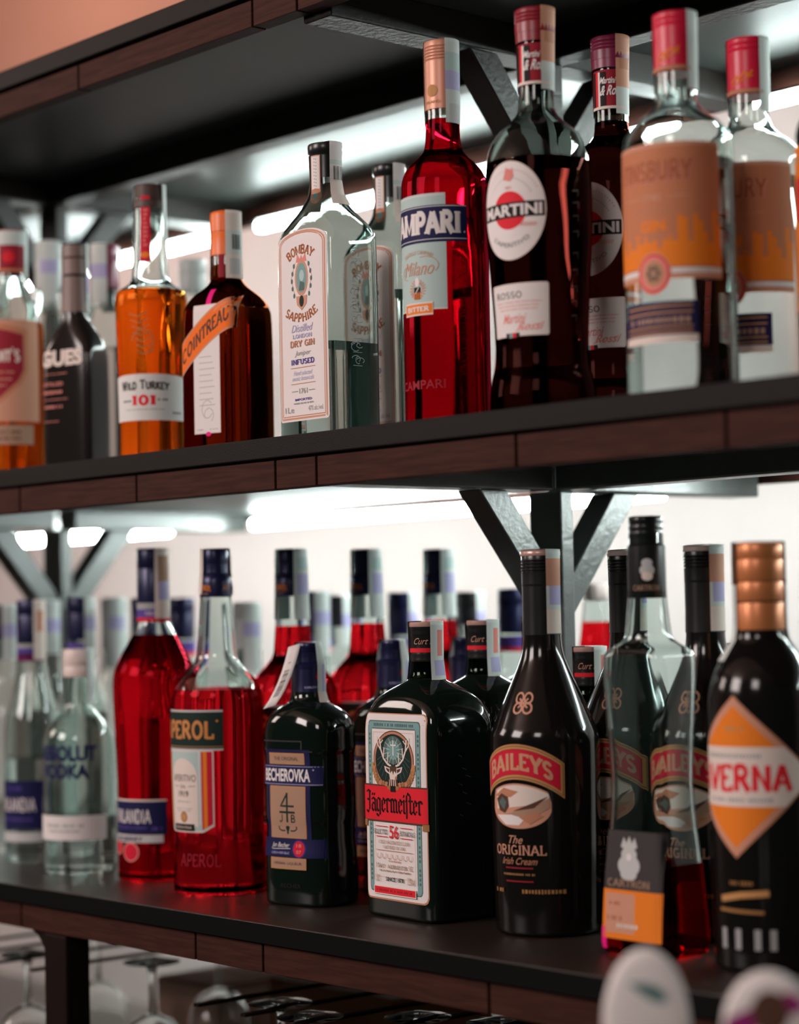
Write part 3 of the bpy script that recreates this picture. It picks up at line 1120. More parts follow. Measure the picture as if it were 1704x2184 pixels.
# ---- square pale gin with the arched label
def square_gin(x, y, rz, label, lvl):
    b = Bottle('gin_bottle', label, place(x, y), rz,
               [(0, 42, 31, 8), (184, 42.5, 31.5, 8), (196, 41, 30.5, 6), (207, 33, 26.5, 4), (220, 22, 20.5, 2.5), (232, 15.8, 15.8, 2), (245, 14.6, 14.6, 2), (272, 14.2, 14.2, 2)],
               M['paleglass'], lvl, M['sapphire'], 'pale square gin bottles')
    L = Lab(b.flat_surf(), .3)
    arch = lambda u: 184 + 13 * math.sqrt(max(0, 1 - (u / 37.5) ** 2))
    L.rrect(-36, 17, 36, 186, 3, 'white', top=arch)
    def fr(k, wd, nm):
        w_ = 36 - k
        pts = [(-w_, 17 + k), (w_, 17 + k), (w_, 184 - k * .3)] + [(w_ * math.cos(a * PI / 12), 184 - k * .3 + (13 - k * .4) * math.sin(a * PI / 12)) for a in range(1, 12)] + [(-w_, 184 - k * .3), (-w_, 17 + k)]
        L.line(pts, wd, nm)
    fr(2.6, 1.8, 'peach')
    fr(4.8, .9, 'copper')
    L.slab('BOMBAY', -1, 178, 42, 9.5, 'rust', .13, .16, arc=8)
    L.slab('SAPPHIRE', -1, 113.5, 48, 9, 'rust', .13, .14, arc=-9)
    # crowned oval emblem
    for sg in (-1, 1):
        for i in range(5):
            L.ell(sg * (11 + 3.4 * math.sin(i * .78)), 163 - i * 7, 1.6, 2.4, 'slate')
            L.n -= 1
        L.line([(sg * 9, 166), (sg * 15.5, 151), (sg * 10, 135)], .8, 'peach')
    L.n += 1
    L.poly([(-8, 166), (8, 166), (6, 174), (2, 169), (0, 173), (-2, 169), (-6, 174)], 'pink')
    L.ell(0, 151, 9.8, 17, 'peach')
    L.ell(0, 151, 7.6, 14, 'teal')
    L.ell(.5, 153, 3.4, 5.4, 'tealpale')
    L.poly([(-4, 139), (4, 139), (4.5, 146), (-2, 148)], 'slate')
    L.poly([(-8, 134), (8, 134), (7, 126), (0, 120.5), (-7, 126)], 'peach')
    L.ell(0, 129, 3.4, 5.4, 'greenblack')
    L.text('Distilled', 0, 104, 32, 7, 'lav', 0, .4)
    L.slab('LONDON', 0, 96.5, 28, 4, 'lav', .1, .12)
    L.slab('DRY GIN', 0, 89.5, 36, 6.5, 'copper', .12, .14)
    L.text('Juniper', 0, 80, 24, 6, 'grey', 0, .4)
    L.slab('INFUSED', 0, 72.5, 34, 5.4, 'violet', .11, .13)
    L.line([(-18, 67), (18, 67)], .6, 'peach')
    L.text('Hand selected', 0, 62, 28, 4, 'lav', 0, .4)
    L.text('exotic botanicals', 0, 57, 32, 4, 'lav', 0, .4)
    L.line([(-18, 52), (18, 52)], .6, 'peach')
    L.text('1761', 0, 45, 12, 5, 'grey', .01)
    for sg in (-1, 1):
        L.line([(sg * 8, 45), (sg * 17, 45)], .7, 'grey')
    L.text('IMPORTED', 0, 37, 25, 2.2, 'violet', .02)
    L.dash(0, 33.5, 29, 1.6, 'grey')
    L.text('1Le', -21, 28, 13, 5.5, 'grey')
    L.text('47% alc./vol.', 18, 28, 22, 4.5, 'grey')
    L.build('front_label', b.root)
    S = Lab(b.side_surf(), .3)
    rnd = random.Random(11)
    for k in range(9):
        z = 172 - k * 12.5
        for q in range(3):
            a0 = rnd.uniform(-60, 120)
            S.line(arcp(rnd.uniform(-4, 3), z + rnd.uniform(-2, 2), rnd.uniform(2.5, 5.5), rnd.uniform(2, 4), a0, a0 + 220, 8), .7, 'grey')
        S.line([(-6, z - 6), (5, z - 6)], .6, 'grey')
    S.build('etched_side_print', b.root)
    b.lathe('cap', [(15.0, 247), (15.2, 268), (15.4, 270)] + [(16.6, 271.5), (16.8, 278), (16.2, 280)], M['cap_black'])
    t = Lab(b.cap_surf(16, face_to_cam(x, y, rz, -38) ), .2)
    t.rect(-5.5, 232, 5.5, 268, 'peach')
    t.rect(-4.6, 236, 4.6, 267, 'white')
    for i in range(9):
        t.line([(-1.5, 265 - i * 3.2), (1.5, 264 - i * 3.2)], 1.1, 'grey')
    t.ell(0, 229, 6.5, 7.5, 'copper')
    t.ell(0, 229, 3.0, 4.0, 'teal')
    t.build('hang_tag', b.root)
    f = face_to_cam(x, y, rz, 42)
    b.strip(f, 17, [(220, 25.5), (232, 18.5), (246, 16.2), (281, 17.2)], [(0, 999, 'white'), (220, 247, 'cream'), (258, 262, 'pale')])
    B = Lab(b.cap_surf(18.6, f), .2)
    for i in range(9):
        B.rect(-6 + i * 1.35, 244, -6 + i * 1.35 + (.5 if i % 3 else .9), 257, 'dgrey')
        B.n -= 1
    B.build('barcode', b.root)


square_gin(-1.551, .07, 0, 'pale square gin bottle with arched white label left of the red bitter', 88)
square_gin(-1.589, .183, 2, 'second pale square gin bottle tucked behind the first, showing its black cap', 150)


# ---- square amber orange liqueur
def orange_liqueur():
    x, y, rz = -1.710, .07, 13
    b = Bottle('orange_liqueur_bottle', 'squat square amber liqueur bottle with orange cap and slanting orange band', place(x, y), rz,
               [(0, 34.5, 34.5, 9), (134, 34.5, 34.5, 9), (146, 33, 33, 6), (156, 28, 28, 4), (164, 20, 20, 2.4), (172, 15, 15, 2), (182, 14.3, 14.3, 2), (232, 14, 14, 2)],
               M['clear'], 186, M['brownglass'], MIDROW)
    s = b.flat_surf()
    L = Lab(s)
    L.rect(-15, 16, 19, 144, 'cream')
    L.rect(-14, 17, 18, 143, 'white')
    for i in range(9):
        z = 92 - i * 6
        L.line([(-8, z), (8 + (i % 3) * 2, z)], .6, 'grey')
    L.line(arcp(2, 40, 7, 9, 40, 330), .6, 'grey')
    L.line(arcp(4, 34, 6, 7, -60, 200), .6, 'grey')
    L.dash(10, 20, 10, 1.4, 'grey')
    L.dash(-8, 20, 8, 1.4, 'grey')
    L.ell(3, 15.5, 3.4, 2.2, 'hot')
    mid = lambda u: 119 + .34 * u - .0055 * (u - 34) ** 2 + 5
    L.shape(-34, 34, lambda u: mid(u) - 16.5, lambda u: mid(u) + 16.5, 'peach', du=1.6)
    L.shape(-33.4, 33.4, lambda u: mid(u) - 14.5, lambda u: mid(u) + 14.5, 'vivid', du=1.6)
    v, f = slab_mesh('COINTREAU', .12, .10)
    L._put([(a * 60, mid(a * 60) + b * 15) for a, b in v], f, 'brown', False, .08)
    L.build('front_label', b.root)
    R = Lab(s, .3)
    R.rect(0.5, 142, 7, 160, 'hot')
    R.build('ribbon', b.root)
    N = Lab(b.cap_surf(15.2, face_to_cam(x, y, rz, -20)), .1)
    N.rect(-3, 168, 3, 196, 'deepred')
    N.build('neck_ribbon', b.root)
    b.lathe('cap', [(15.4, 196), (15.4, 218), (15.0, 218.6), (15.0, 219.4), (15.6, 220), (15.6, 236), (15.2, 239), (14.2, 240)], M['cap_orange'])
    f = face_to_cam(x, y, rz, 40)
    b.strip(f, 24, [(172, 16.8), (196, 16.2), (240.5, 16.2)], [(0, 999, 'cream'), (196, 222, 'pale'), (176, 190, 'silver', 1, 4)])
    B = Lab(b.cap_surf(16.3, f), .25)
    for i in range(9):
        B.rect(-5 + i * 1.2, 201, -5 + i * 1.2 + (.45 if i % 3 else .8), 216, 'dgrey')
        B.n -= 1
    B.build('barcode', b.root)


orange_liqueur()


# ---- bourbon
def bourbon():
    x, y, rz = -1.843, .07, 40
    b = Bottle('bourbon_bottle', 'amber bourbon bottle with cream paper label and red neck strip', place(x, y), rz,
               [(0, 34.2), (70, 34.4), (160, 37.4), (172, 37.6), (178, 34), (183, 25), (188, 20.3), (194, 19.4), (230, 17.4), (262, 16.4), (274, 16.2)],
               M['clear'], 176, M['amber'], MIDROW, flute=.45)
    s = b.round_surf(60)
    L = Lab(s)
    L.shape(-58, 58, lambda u: 39, lambda u: 84 + .0010 * (58 * 58 - u * u), 'cream')
    L.shape(-57, 57, lambda u: 40, lambda u: 83 + .0010 * (57 * 57 - u * u), 'paper')
    L.slab('Wild Turkey', 0, 76, 55, 10.5, 'dgrey', .12, .14, arc=1.2)
    L.slab('101', 0, 60, 26, 11.5, 'red', .15, .2)
    L.dash(-20, 59.5, 11, 2.6, 'dgrey')
    L.dash(20, 60.5, 11, 2.6, 'dgrey')
    L.dash(0, 50.5, 44, 1.4, 'grey')
    L.dash(38, 47, 13, 2.6, 'dgrey')
    L.build('front_label', b.root)
    E = Lab(b.round_surf(130), .4)
    rnd = random.Random(5)
    for i in range(7):
        z = 150 - i * 6.5
        E.line([(-14 + i * 1.5, z), (-4 + i, z - 3.5), (6 + i, z + 1)], 1.3, 'dgold')
    E.line(arcp(0, 120, 12, 13, -60, 170), 1.2, 'dgold')
    E.build('embossed_bird', b.root)
    N = Lab(b.round_surf(225, face_to_cam(x, y, rz, -16)), .4)
    N.rrect(-5.5, 206, 5.5, 276, 1, 'capred')
    for i in range(11):
        N.dash(0, 224 + i * 4.6, 3.6, 3.0, 'pink')
    N.ell(0, 213.5, 4.8, 3.2, 'orange')
    N.build('neck_strip', b.root)
    b.lathe('cap', [(16.9, 264), (17.2, 266), (16.8, 272), (15.4, 275), (15.4, 287), (14.6, 289)], M['cap_brown'])
    b.strip(face_to_cam(x, y, rz, 70), 12, [(230, 18.4), (262, 17.6), (289.5, 17.4)], [(0, 999, 'pale')])


bourbon()


# ---- black smoked flask with white lettering
def flask():
    x, y, rz = -1.988, .07, 15
    b = Bottle('spirit_flask', 'black flat flask bottle with white lettering left of the amber bourbon', place(x, y), rz,
               [(0, 35, 20.5, 6), (118, 35, 20.5, 6), (134, 33, 20, 4.5), (148, 26, 18, 3), (160, 17, 15.5, 2.2), (170, 14, 14, 2), (240, 13, 13, 2)],
               M['darkrum'], None, None, MIDROW)
    L = Lab(b.flat_surf())
    L.text('GUES', -4, 121, 62, 18, 'cream', .05)
    for i, (z, a) in enumerate(((104, 22), (93, 18), (84, 17), (76, 24), (68, 18), (52, 14))):
        if i == 1:
            L.text('DISTILLED', -26 + a * .5, z, a * 1.8, 3.8, 'pink', .02)
        else:
            L.dash(-26 + a * .5, z, a * 1.8, 3.4 if i in (2, 4) else 1.2, 'pink')
    L.build('printed_label', b.root)
    sl = b.sleeve('neck_sleeve', 172, 246, M['cap_taupe'])
    N = Lab(b.cap_surf(13.8, face_to_cam(x, y, rz)), .6)
    N.rect(-14, 211, 14, 213.5, 'black')
    N.rect(-14, 231, 14, 233, 'brown')
    N.rect(12, 176, 22, 244, 'black')
    N.build('sleeve_bands', sl)
    b.lathe('cap', [(13.2, 240), (13.4, 247), (12.8, 248)], M['cap_black'])
    b.strip(face_to_cam(x, y, rz, 80), 12, [(172, 15.6), (210, 14.8), (248.5, 14.6)], [(0, 999, 'pale'), (195, 215, 'lav')])


flask()


# ---- whisky with the shield label at the left edge
def whisky():
    x, y, rz = -2.123, .07, 36
    b = Bottle('whisky_bottle', 'whisky bottle with red shield label cut by the left edge of the picture', place(x, y), rz,
               [(0, 35), (20, 36.5), (160, 36.8), (186, 34), (204, 25), (216, 19.6), (228, 18.2), (270, 17.6)],
               M['clear'], 176, M['amber'], MIDROW)
    L = Lab(b.round_surf(120))
    L.rect(-50, 60, 50, 176, 'peach')
    sh = [(-33, 164), (-16, 168), (0, 172), (16, 168), (33, 164), (33, 118), (26, 104), (0, 80), (-26, 104), (-33, 118)]
    def sc(k):
        return [(a * k, 126 + (b_ - 126) * k) for a, b_ in sh]
    hi = lambda k: (lambda u: 126 + (172 - 126 - abs(u / k) * .24) * k)
    lo = lambda k: (lambda u: 126 + ((80 + abs(u / k) * .92) - 126 if abs(u / k) < 26 else (104 + (abs(u / k) - 26) * 2) - 126) * k)
    L.shape(-33, 33, lo(1), hi(1), 'salmon')
    L.shape(-30.5, 30.5, lo(.92), hi(.92), 'copper')
    L.shape(-28, 28, lo(.86), hi(.86), 'deepred')
    L.slab("Grant's", 0, 136, 48, 18, 'cream', .12, .14)
    for z, a in ((116, 34), (108, 28), (101, 18)):
        L.dash(0, z, a, 2.6, 'peach')
    L.build('shield_label', b.root)
    K = Lab(b.round_surf(50))
    K.rect(-40, 34, 40, 56, 'tan')
    K.dash(0, 48, 52, 4, 'brown')
    K.dash(0, 41, 46, 3, 'brown')
    K.build('lower_label', b.root)
    cp = b.lathe('cap', [(18.4, 232), (18.6, 236), (18.6, 262), (18.2, 263), (18.4, 264), (18.4, 280), (17.5, 282)], M['i_deepred'])
    C = Lab(b.cap_surf(18.6, face_to_cam(x, y, rz)), .3)
    C.rect(-50, 264, 50, 280.5, 'pale')
    C.rect(-26, 236, -14, 262, 'cream')
    C.ell(-2, 250, 7, 7, 'red')
    C.rect(-30, 233, 30, 236.5, 'salmon')
    C.build('cap_print', cp)
    b.strip(face_to_cam(x, y, rz, 75), 14, [(228, 19.4), (282.5, 19.2)], [(0, 999, 'pale')])


whisky()


# ---- the amaro-like bottle entering at the right edge
def edge_bottle():
    x, y, rz = -1.001, .141, 5
    b = Bottle('brandy_bottle', 'dark bottle with orange label just entering at the right edge of the middle shelf', place(x, y), rz,
               [(0, 40), (196, 40.5), (212, 37), (226, 26), (238, 17), (250, 15), (290, 14.5)], M['darkbrown'], None, None, MIDBACK)
    L = Lab(b.round_surf(130))
    L.rect(-60, 62, 60, 190, 'orange')
    L.rect(-60, 70, 60, 74, 'gold')
    L.rect(-60, 178, 60, 181, 'gold')
    L.rrect(-30, 130, 30, 165, 6, 'capred')
    L.build('front_label', b.root)
    b.lathe('cap', [(15.2, 262), (15.6, 266)] + screw(15.6, 266, 300, 3), M['cap_red'])


edge_bottle()


# ---- clear bottles behind, on the left of the middle board
def back_clear(name, x, y, H, label, cap, z, group, strip_phi=35, cap_h=46, shoulder=.62, R=35.0, print_col=None):
    b = Bottle(name, label, (x, y, z), 30,
               [(0, R), (H * shoulder * .86, R), (H * shoulder, R * .86), (H * (shoulder + .08), R * .58), (H * (shoulder + .14), 17.2), (H - 8, 16.4)],
               M['clear'], H * .55, M['water'], group)
    c = b.lathe('cap', [(16.9, H - cap_h), (17.2, H - cap_h + 3), (17.2, H - 20), (16.9, H - 19), (17.3, H - 18), (17.3, H - 2), (16.4, H)], cap)
    if print_col:
        P = Lab(b.cap_surf(17.2), .3)
        P.rect(-54, H - cap_h - 16, 54, H - cap_h - 3, print_col[0])
        P.rect(-54, H - cap_h - 21, 54, H - cap_h - 16, print_col[1])
        P.build('neck_band', b.root)
    if strip_phi is not None:
        b.strip(face_to_cam(x, y, 30, strip_phi), 22, [(H - cap_h - 24, 18.2), (H + .5, 18.2)], [(0, 999, 'pale'), (H - 40, H - 24, 'lav')])
    return b


back_clear('vodka_bottle', -2.234, .191, 297, 'clear bottle with pale grey wrapped cap behind the red shield whisky', M['cap_grey'], ZM, MIDBACK, 0, 60)
back_clear('vodka_bottle', -2.093, .178, 272, 'clear bottle with thin dark cap between the black flask and the amber bourbon', M['cap_wine'], ZM, MIDBACK, -25, 52)
back_clear('vodka_bottle', -2.395, .208, 320, 'clear bottle farthest left behind the red shield whisky, with white strip', M['cap_grey'], ZM, MIDBACK, 20, 60)
back_clear('vodka_bottle', -2.119, .324, 272, 'pale clear bottle top seen between bourbon and square amber liqueur', M['cap_grey'], ZM, MIDBACK, None, 40)


# ================================================================ bottles of the lower board
def grapefruit_vodka():
    x, y, rz = -1.940, .135, 10
    b = Bottle('vodka_bottle', 'red flavoured vodka bottle with navy cap and navy band label, left of the aperitif', place(x, y, ZL), rz,
               [(0, 42.5), (60, 41.8), (100, 42), (150, 44), (192, 45.6), (222, 46), (240, 38), (262, 25), (275, 19), (284, 17.6), (350, 17)],
               M['clear'], 264, M['pinkred'], LOWROW, flute=.35)
    L = Lab(b.round_surf(70))
    L.rect(-44, 51, 44, 88, 'cream')
    L.rect(-44, 51, 44, 86, 'navy')
    L.slab('FINLANDIA', 0, 70, 54, 15, 'white', .085, .10)
    L.dash(0, 58, 44, 2.2, 'violet')
    L.dash(34, 57, 12, 4, 'violet')
    L.rect(-40, 42, 40, 50.5, 'silver')
    L.text('REDBERRY', -2, 46, 40, 5, 'navy', .03)
    L.build('front_label', b.root)
    G = Lab(b.round_surf(35, 3))
    G.ell(0, 32, 11, 10.5, 'pink')
    G.ell(0, 32, 9.4, 9, 'capred')
    G.ell(-22, 36, 9, 8, 'pink')
    G.ell(-22, 36, 7.6, 6.8, 'capred')
    G.build('fruit_print', b.root)
    b.lathe('cap', [(17.6, 298), (17.9, 301), (17.9, 336), (17.4, 337), (17.8, 338), (17.8, 356), (17.0, 358)], M['cap_navy'])
    P = Lab(b.cap_surf(17.9), .3)
    P.rect(-56, 278, 56, 283, 'red')
    P.rect(-56, 283, 56, 292, 'violet')
    P.rect(-56, 292, 56, 299, 'grey')
    P.slab('FINLANDIA', 15, 287.5, 20, 4, 'cream', .09, .1)
    P.build('neck_band', b.root)
    b.strip(face_to_cam(x, y, rz, 38), 22, [(282, 19.0), (358.5, 18.8)], [(0, 999, 'cream'), (322, 352, 'tan', 1, 5), (302, 322, 'lav', 1, 5)])


grapefruit_vodka()


def aperitif(x, y, label, level, crooked=False):
    rz = 4.7
    b = Bottle('aperitif_bottle', label, place(x, y, ZL), rz,
               [(0, 48.2), (30, 48), (53, 45.6), (80, 47), (144, 48.1), (192, 48), (207, 46), (219, 39), (229, 29), (238, 21.6), (250, 20), (300, 16.6), (306, 16)],
               M['clear'], level, M['redor'], 'red-orange aperitif bottles', flute=.3)
    s = b.round_surf(140)
    L = Lab(s)
    L.rect(-46, 147, 46, 188, 'silver')
    L.rect(-46, 149, 46, 186, 'greenblack')
    L.line([(-46, 151), (46, 151)], .6, 'gold')
    L.slab('APEROL', 0, 168, 74, 20, 'orange', .12, .0)
    L.slab('APEROL', 0, 168, 72.5, 19, 'gold', .085, .0, extra=.1)
    L.ell(40, 177, 1.2, 1.2, 'orange')
    w0 = 36
    def lo(u):
        return 64 + max(0, abs(u) - 24) * .55
    L.shape(-w0, w0, lo, lambda u: 147, 'cream', du=1.6)
    L.shape(-w0 + 1, w0 - 1, lambda u: lo(u) + 1.5, lambda u: 146, 'tealpale', du=1.6)
    L.shape(23, 34.5, lambda u: lo(u) + 3, lambda u: 146, 'capred', du=1.6)
    L.shape(25, 29, lambda u: lo(u) + 3, lambda u: 146, 'orange', du=1.6)
    L.shape(-29, -24, lambda u: lo(u) + 3, lambda u: 146, 'orange', du=1.6)
    L.line([(21, 72), (21, 146)], 1.2, 'white')
    L.shape(-20, 19, lambda u: 70, lambda u: 118 + 21 * math.sqrt(max(0, 1 - ((u + .5) / 19.6) ** 2)), 'cream', du=1.2)
    L.text('APERITIVO', 0, 119, 34, 7, 'dgrey', .0)
    L.text('DAL', 0, 110.5, 8, 3.6, 'dgrey')
    L.line([(-16, 111), (-7, 110.5)], .5, 'dgrey')
    L.line([(7, 110.5), (16, 111)], .5, 'dgrey')
    L.text('1919', 0, 103, 15, 6.2, 'dgrey', .02)
    L.dash(0, 95, 20, 1.6, 'grey')
    L.dash(0, 88, 24, 1.2, 'grey')
    L.dash(0, 85.5, 20, 1.2, 'grey')
    L.ell(0, 79.5, 5.2, 5.6, 'dgold')
    L.ell(0, 79.5, 3.6, 3.9, 'gold')
    L.rect(-18, 65.5, 14, 72.5, 'black')
    L.text('PADOVA ITALIA', -2, 69, 25, 2.6, 'cream', .01)
    L.build('front_label', b.root)
    E = Lab(b.round_surf(40, 22), .5)
    E.slab('APEROL', 0, 36, 46, 13, 'deepred', .05, 0)
    E.build('embossed_lettering', b.root)
    cp = b.lathe('cap', [(16.8, 303), (17.0, 306), (17.0, 318), (16.2, 323), (13.6, 327), (13.9, 329), (13.2, 331), (14.0, 334), (13.4, 336), (14.2, 339), (14.2, 351), (13.2, 353)], M['cap_navy'])
    C = Lab(b.cap_surf(17.1, face_to_cam(x, y, rz)), .3)
    C.slab('APEROL', -14, 312.5, 19, 6, 'orange', .11, 0, arc=1)
    C.slab('AP', 11, 312.5, 8, 6, 'copper', .11, 0)
    C.dash(-13, 306.5, 12, 1.4, 'copper')
    C.build('cap_print', cp)
    if crooked:
        b.strip(face_to_cam(x, y, rz, -75), 12, [(306, 18.4), (326, 16.6), (353.5, 15.6)], [(0, 999, 'cream')])
    else:
        b.strip(face_to_cam(x, y, rz, 46), 24, [(278, 19.4), (300, 18.6), (322, 18.2), (353.5, 17.6)],
                [(0, 999, 'pale'), (330, 346, 'tealpale', 1, 5), (306, 328, 'lav', 1, 5)])
    return b


aperitif(-1.798, .115, 'part-empty red-orange aperitif bottle in the front row between red vodka and dark herbal flask', 208, True)
aperitif(-1.806, .222, 'full aperitif bottle seen directly behind the herbal flask with the paper tag', 271)
aperitif(-1.800, .323, 'full aperitif bottle standing third in its file, behind and left of the stag-label bottle', 272)
aperitif(-1.790, .422, 'full aperitif bottle farthest back in its file, its neck rising behind the stag-label bottle cap', 274)


def herbal_flask(x, y, label, tagged):
    rz = 10 if tagged else 6
    b = Bottle('herbal_liqueur_bottle', label, place(x, y, ZL), rz,
               [(0, 44, 33, 3.4), (50, 44.4, 33.4, 3.2), (60, 43.0, 32.2, 3.2), (78, 43, 32.2, 3.2), (84, 44.2, 33.2, 3.2), (116, 44.2, 33.2, 3.2), (122, 43.2, 32.4, 3.2), (146, 43.4, 32.6, 3.2), (151, 45, 33.8, 3.2), (157, 44.4, 33.2, 3.2), (172, 45, 33.6, 3), (184, 41, 31.5, 2.6), (192, 30, 26, 2.3), (198, 17.5, 17.5, 2), (205, 15, 15, 2), (232, 14, 14, 2)],
               M['darkgreen'], None, None, 'dark flat herbal liqueur bottles')
    L = Lab(b.flat_surf(), .6)
    L.rect(-29, 50, 27, 152, 'navy')
    L.rect(-25, 137.5, 21, 148.5, 'gold')
    L.rect(-24, 138.5, 20, 147.5, 'tan')
    L.text('THE ORIGINAL', -2, 143, 32, 3.6, 'brown', .01)
    L.rect(-37, 117, 38, 136.5, 'navy')
    L.line([(-36, 135.5), (38, 135.5)], .5, 'lav')
    L.line([(-36, 118.2), (38, 118.2)], .5, 'lav')
    L.text('BECHEROVKA', -3, 127, 60, 12.5, 'white', .03)
    L.ell(30, 132.5, .8, .8, 'lav')
    L.rect(-24, 66, 22, 116.5, 'gold')
    L.rect(-23, 67, 21, 115.5, 'tan')
    k = 'greenblack'
    L.line([(-1, 109), (-9, 97), (8, 97)], 1.9, k)
    L.line([(-1, 110), (-1, 70)], 2.3, k)
    L.line([(-11, 91), (9, 91)], 2.1, k)
    L.line(arcp(-7, 76, 5.5, 3, -20, 300, 12), 1.3, k)
    L.line(arcp(5, 76, 5.5, 3, 200, -120, 12), 1.3, k)
    L.poly([(-1, 82), (1.6, 76), (-1, 70), (-3.6, 76)], k)
    L.line([(-7.5, 89), (-7.5, 83), (-9.5, 81.5), (-11, 83)], 1.1, k)
    L.slab('B', 6.5, 85, 5.5, 8, k, .09, .1)
    L.rect(-37, 47.5, 38, 65.5, 'navy')
    L.text('Jan Becher', -11, 58.5, 24, 6, 'white', .0, .45)
    L.line([(-22, 55), (2, 56)], .5, 'white')
    L.text('CZECH REPUBLIC', -11, 51.5, 24, 2.2, 'lav', .01)
    L.ell(13, 56, 8.5, 9, 'blue')
    L.ell(13, 56, 7, 7.6, 'capred')
    L.text('18', 13, 59.2, 6, 3.4, 'pink', .01)
    L.text('07', 13, 53, 6, 3.4, 'pink', .01)
    L.rect(-24, 36, 22, 47, 'gold')
    L.rect(-23, 37, 21, 46, 'tan')
    L.text('HERBAL LIQUEUR', -1, 41.5, 36, 3, 'brown', .01)
    L.build('front_label', b.root)
    V = Lab(b.round_surf(56), .3)

    def sup(u, v, off):
        hx, hy, e = b.at(v)
        t = math.radians(-52 + u * 1.35)
        c, q = math.cos(t), math.sin(t)
        return ((hx + off) * math.copysign(abs(c) ** (2 / e), c), (hy + off) * math.copysign(abs(q) ** (2 / e), q), v)
    V.surf = sup
    V.rect(-14, 47.5, 15, 65.5, 'navy')
    V.text('38% vol.', 1, 57, 17, 5, 'white', .02)
    V.rect(-14, 117, 10, 136.5, 'navy')
    V.build('side_label', b.root)
    E = Lab(b.flat_surf(), .5)
    E.text('BECHER', 2, 20, 26, 4, 'black', .01)
    E.line([(-36, 160), (18, 160), (18, 150), (30, 150)], 1.1, 'dgrey')
    E.build('embossed_lettering', b.root)
    sl = b.sleeve('neck_sleeve', 207, 232, M['cap_navy'], .6)
    N = Lab(b.cap_surf(14.9, face_to_cam(x, y, rz, 20)), .5)
    N.ell(6, 222, 3.6, 5, 'capred')
    N.text('KARLOVY VARY', 2, 211.5, 22, 2.2, 'lav', .02)
    N.rect(-22, 207.5, 22, 208.1, 'pink')
    N.build('sleeve_print', sl)
    b.lathe('cap', [(15.6, 230), (15.8, 234), (12.4, 236), (12.2, 240)] + screw(12.2, 240, 255, 3, .8), M['cap_navy'])
    f = face_to_cam(x, y, rz, 62)
    b.strip(f, 14, [(192, 25), (198, 19.5), (207, 17), (234, 17), (255.5, 13.4)], [(0, 999, 'pale'), (191, 206, 'cream'), (206, 236, 'lav', 2, 4)])
    if tagged:
        # the torn paper tag curling off the neck
        f = math.radians(face_to_cam(x, y, rz, -22))
        pts = [(253, 11.5, -9.5), (244, 13.8, -11), (236, 16.5, -12.5), (228, 18.5, -14.5), (219, 20.5, -17.5), (210, 23, -21), (201, 26.5, -25), (193, 30.5, -29.5)]
        V_, F_ = [], []

        def tag_at(bx, by, z):
            return (bx * math.sin(f) + by * math.cos(f), -bx * math.cos(f) + by * math.sin(f), z)
        for z, r, d in pts:
            for q in (-6.5, -2.2, 2.2, 6.5):
                V_.append(tuple(mm(c) for c in tag_at(r, q + d, z + q * .28)))
        n = 4
        for i in range(len(pts) - 1):
            for j in range(n - 1):
                F_.append((i * n + j, i * n + j + 1, (i + 1) * n + j + 1, (i + 1) * n + j))
        tg = link('paper_tag', V_, F_, [M['i_white']], b.root, smooth=True)
        md = tg.modifiers.new('thickness', 'SOLIDIFY')
        md.thickness = .0003
        rz_ = 'barcode'
        B = Lab(lambda u, v, off: None)

        def tag_surf(u, v, off):
            for (z0, r0, d0), (z1, r1, d1) in zip(pts, pts[1:]):
                if z1 <= v <= z0:
                    t = (z0 - v) / (z0 - z1)
                    r, d = r0 + (r1 - r0) * t + off, d0 + (d1 - d0) * t
                    break
            return tag_at(r, u + d, v + u * .28)
        B.surf = tag_surf
        z = 229.0
        rnd = random.Random(2)
        while z > 203:
            h = rnd.choice((.45, .8, 1.2))
            B.rect(-3.6, z - h, 2.2, z, 'dgrey', nv=1)
            B.n -= 1
            z -= h + rnd.choice((.4, .7, 1.0))
        B.dash(0, 236, 3, 1.2, 'dgrey')
        B.build(rz_, tg)


herbal_flask(-1.653, .12, 'dark flat herbal liqueur bottle in the front row with a torn white paper tag', True)
herbal_flask(-1.660, .237, 'dark herbal liqueur bottle whose navy cap shows just left of the stag-label bottle', False)
herbal_flask(-1.700, .376, 'dark herbal liqueur bottle whose navy cap shows between two square dark bottle necks', False)


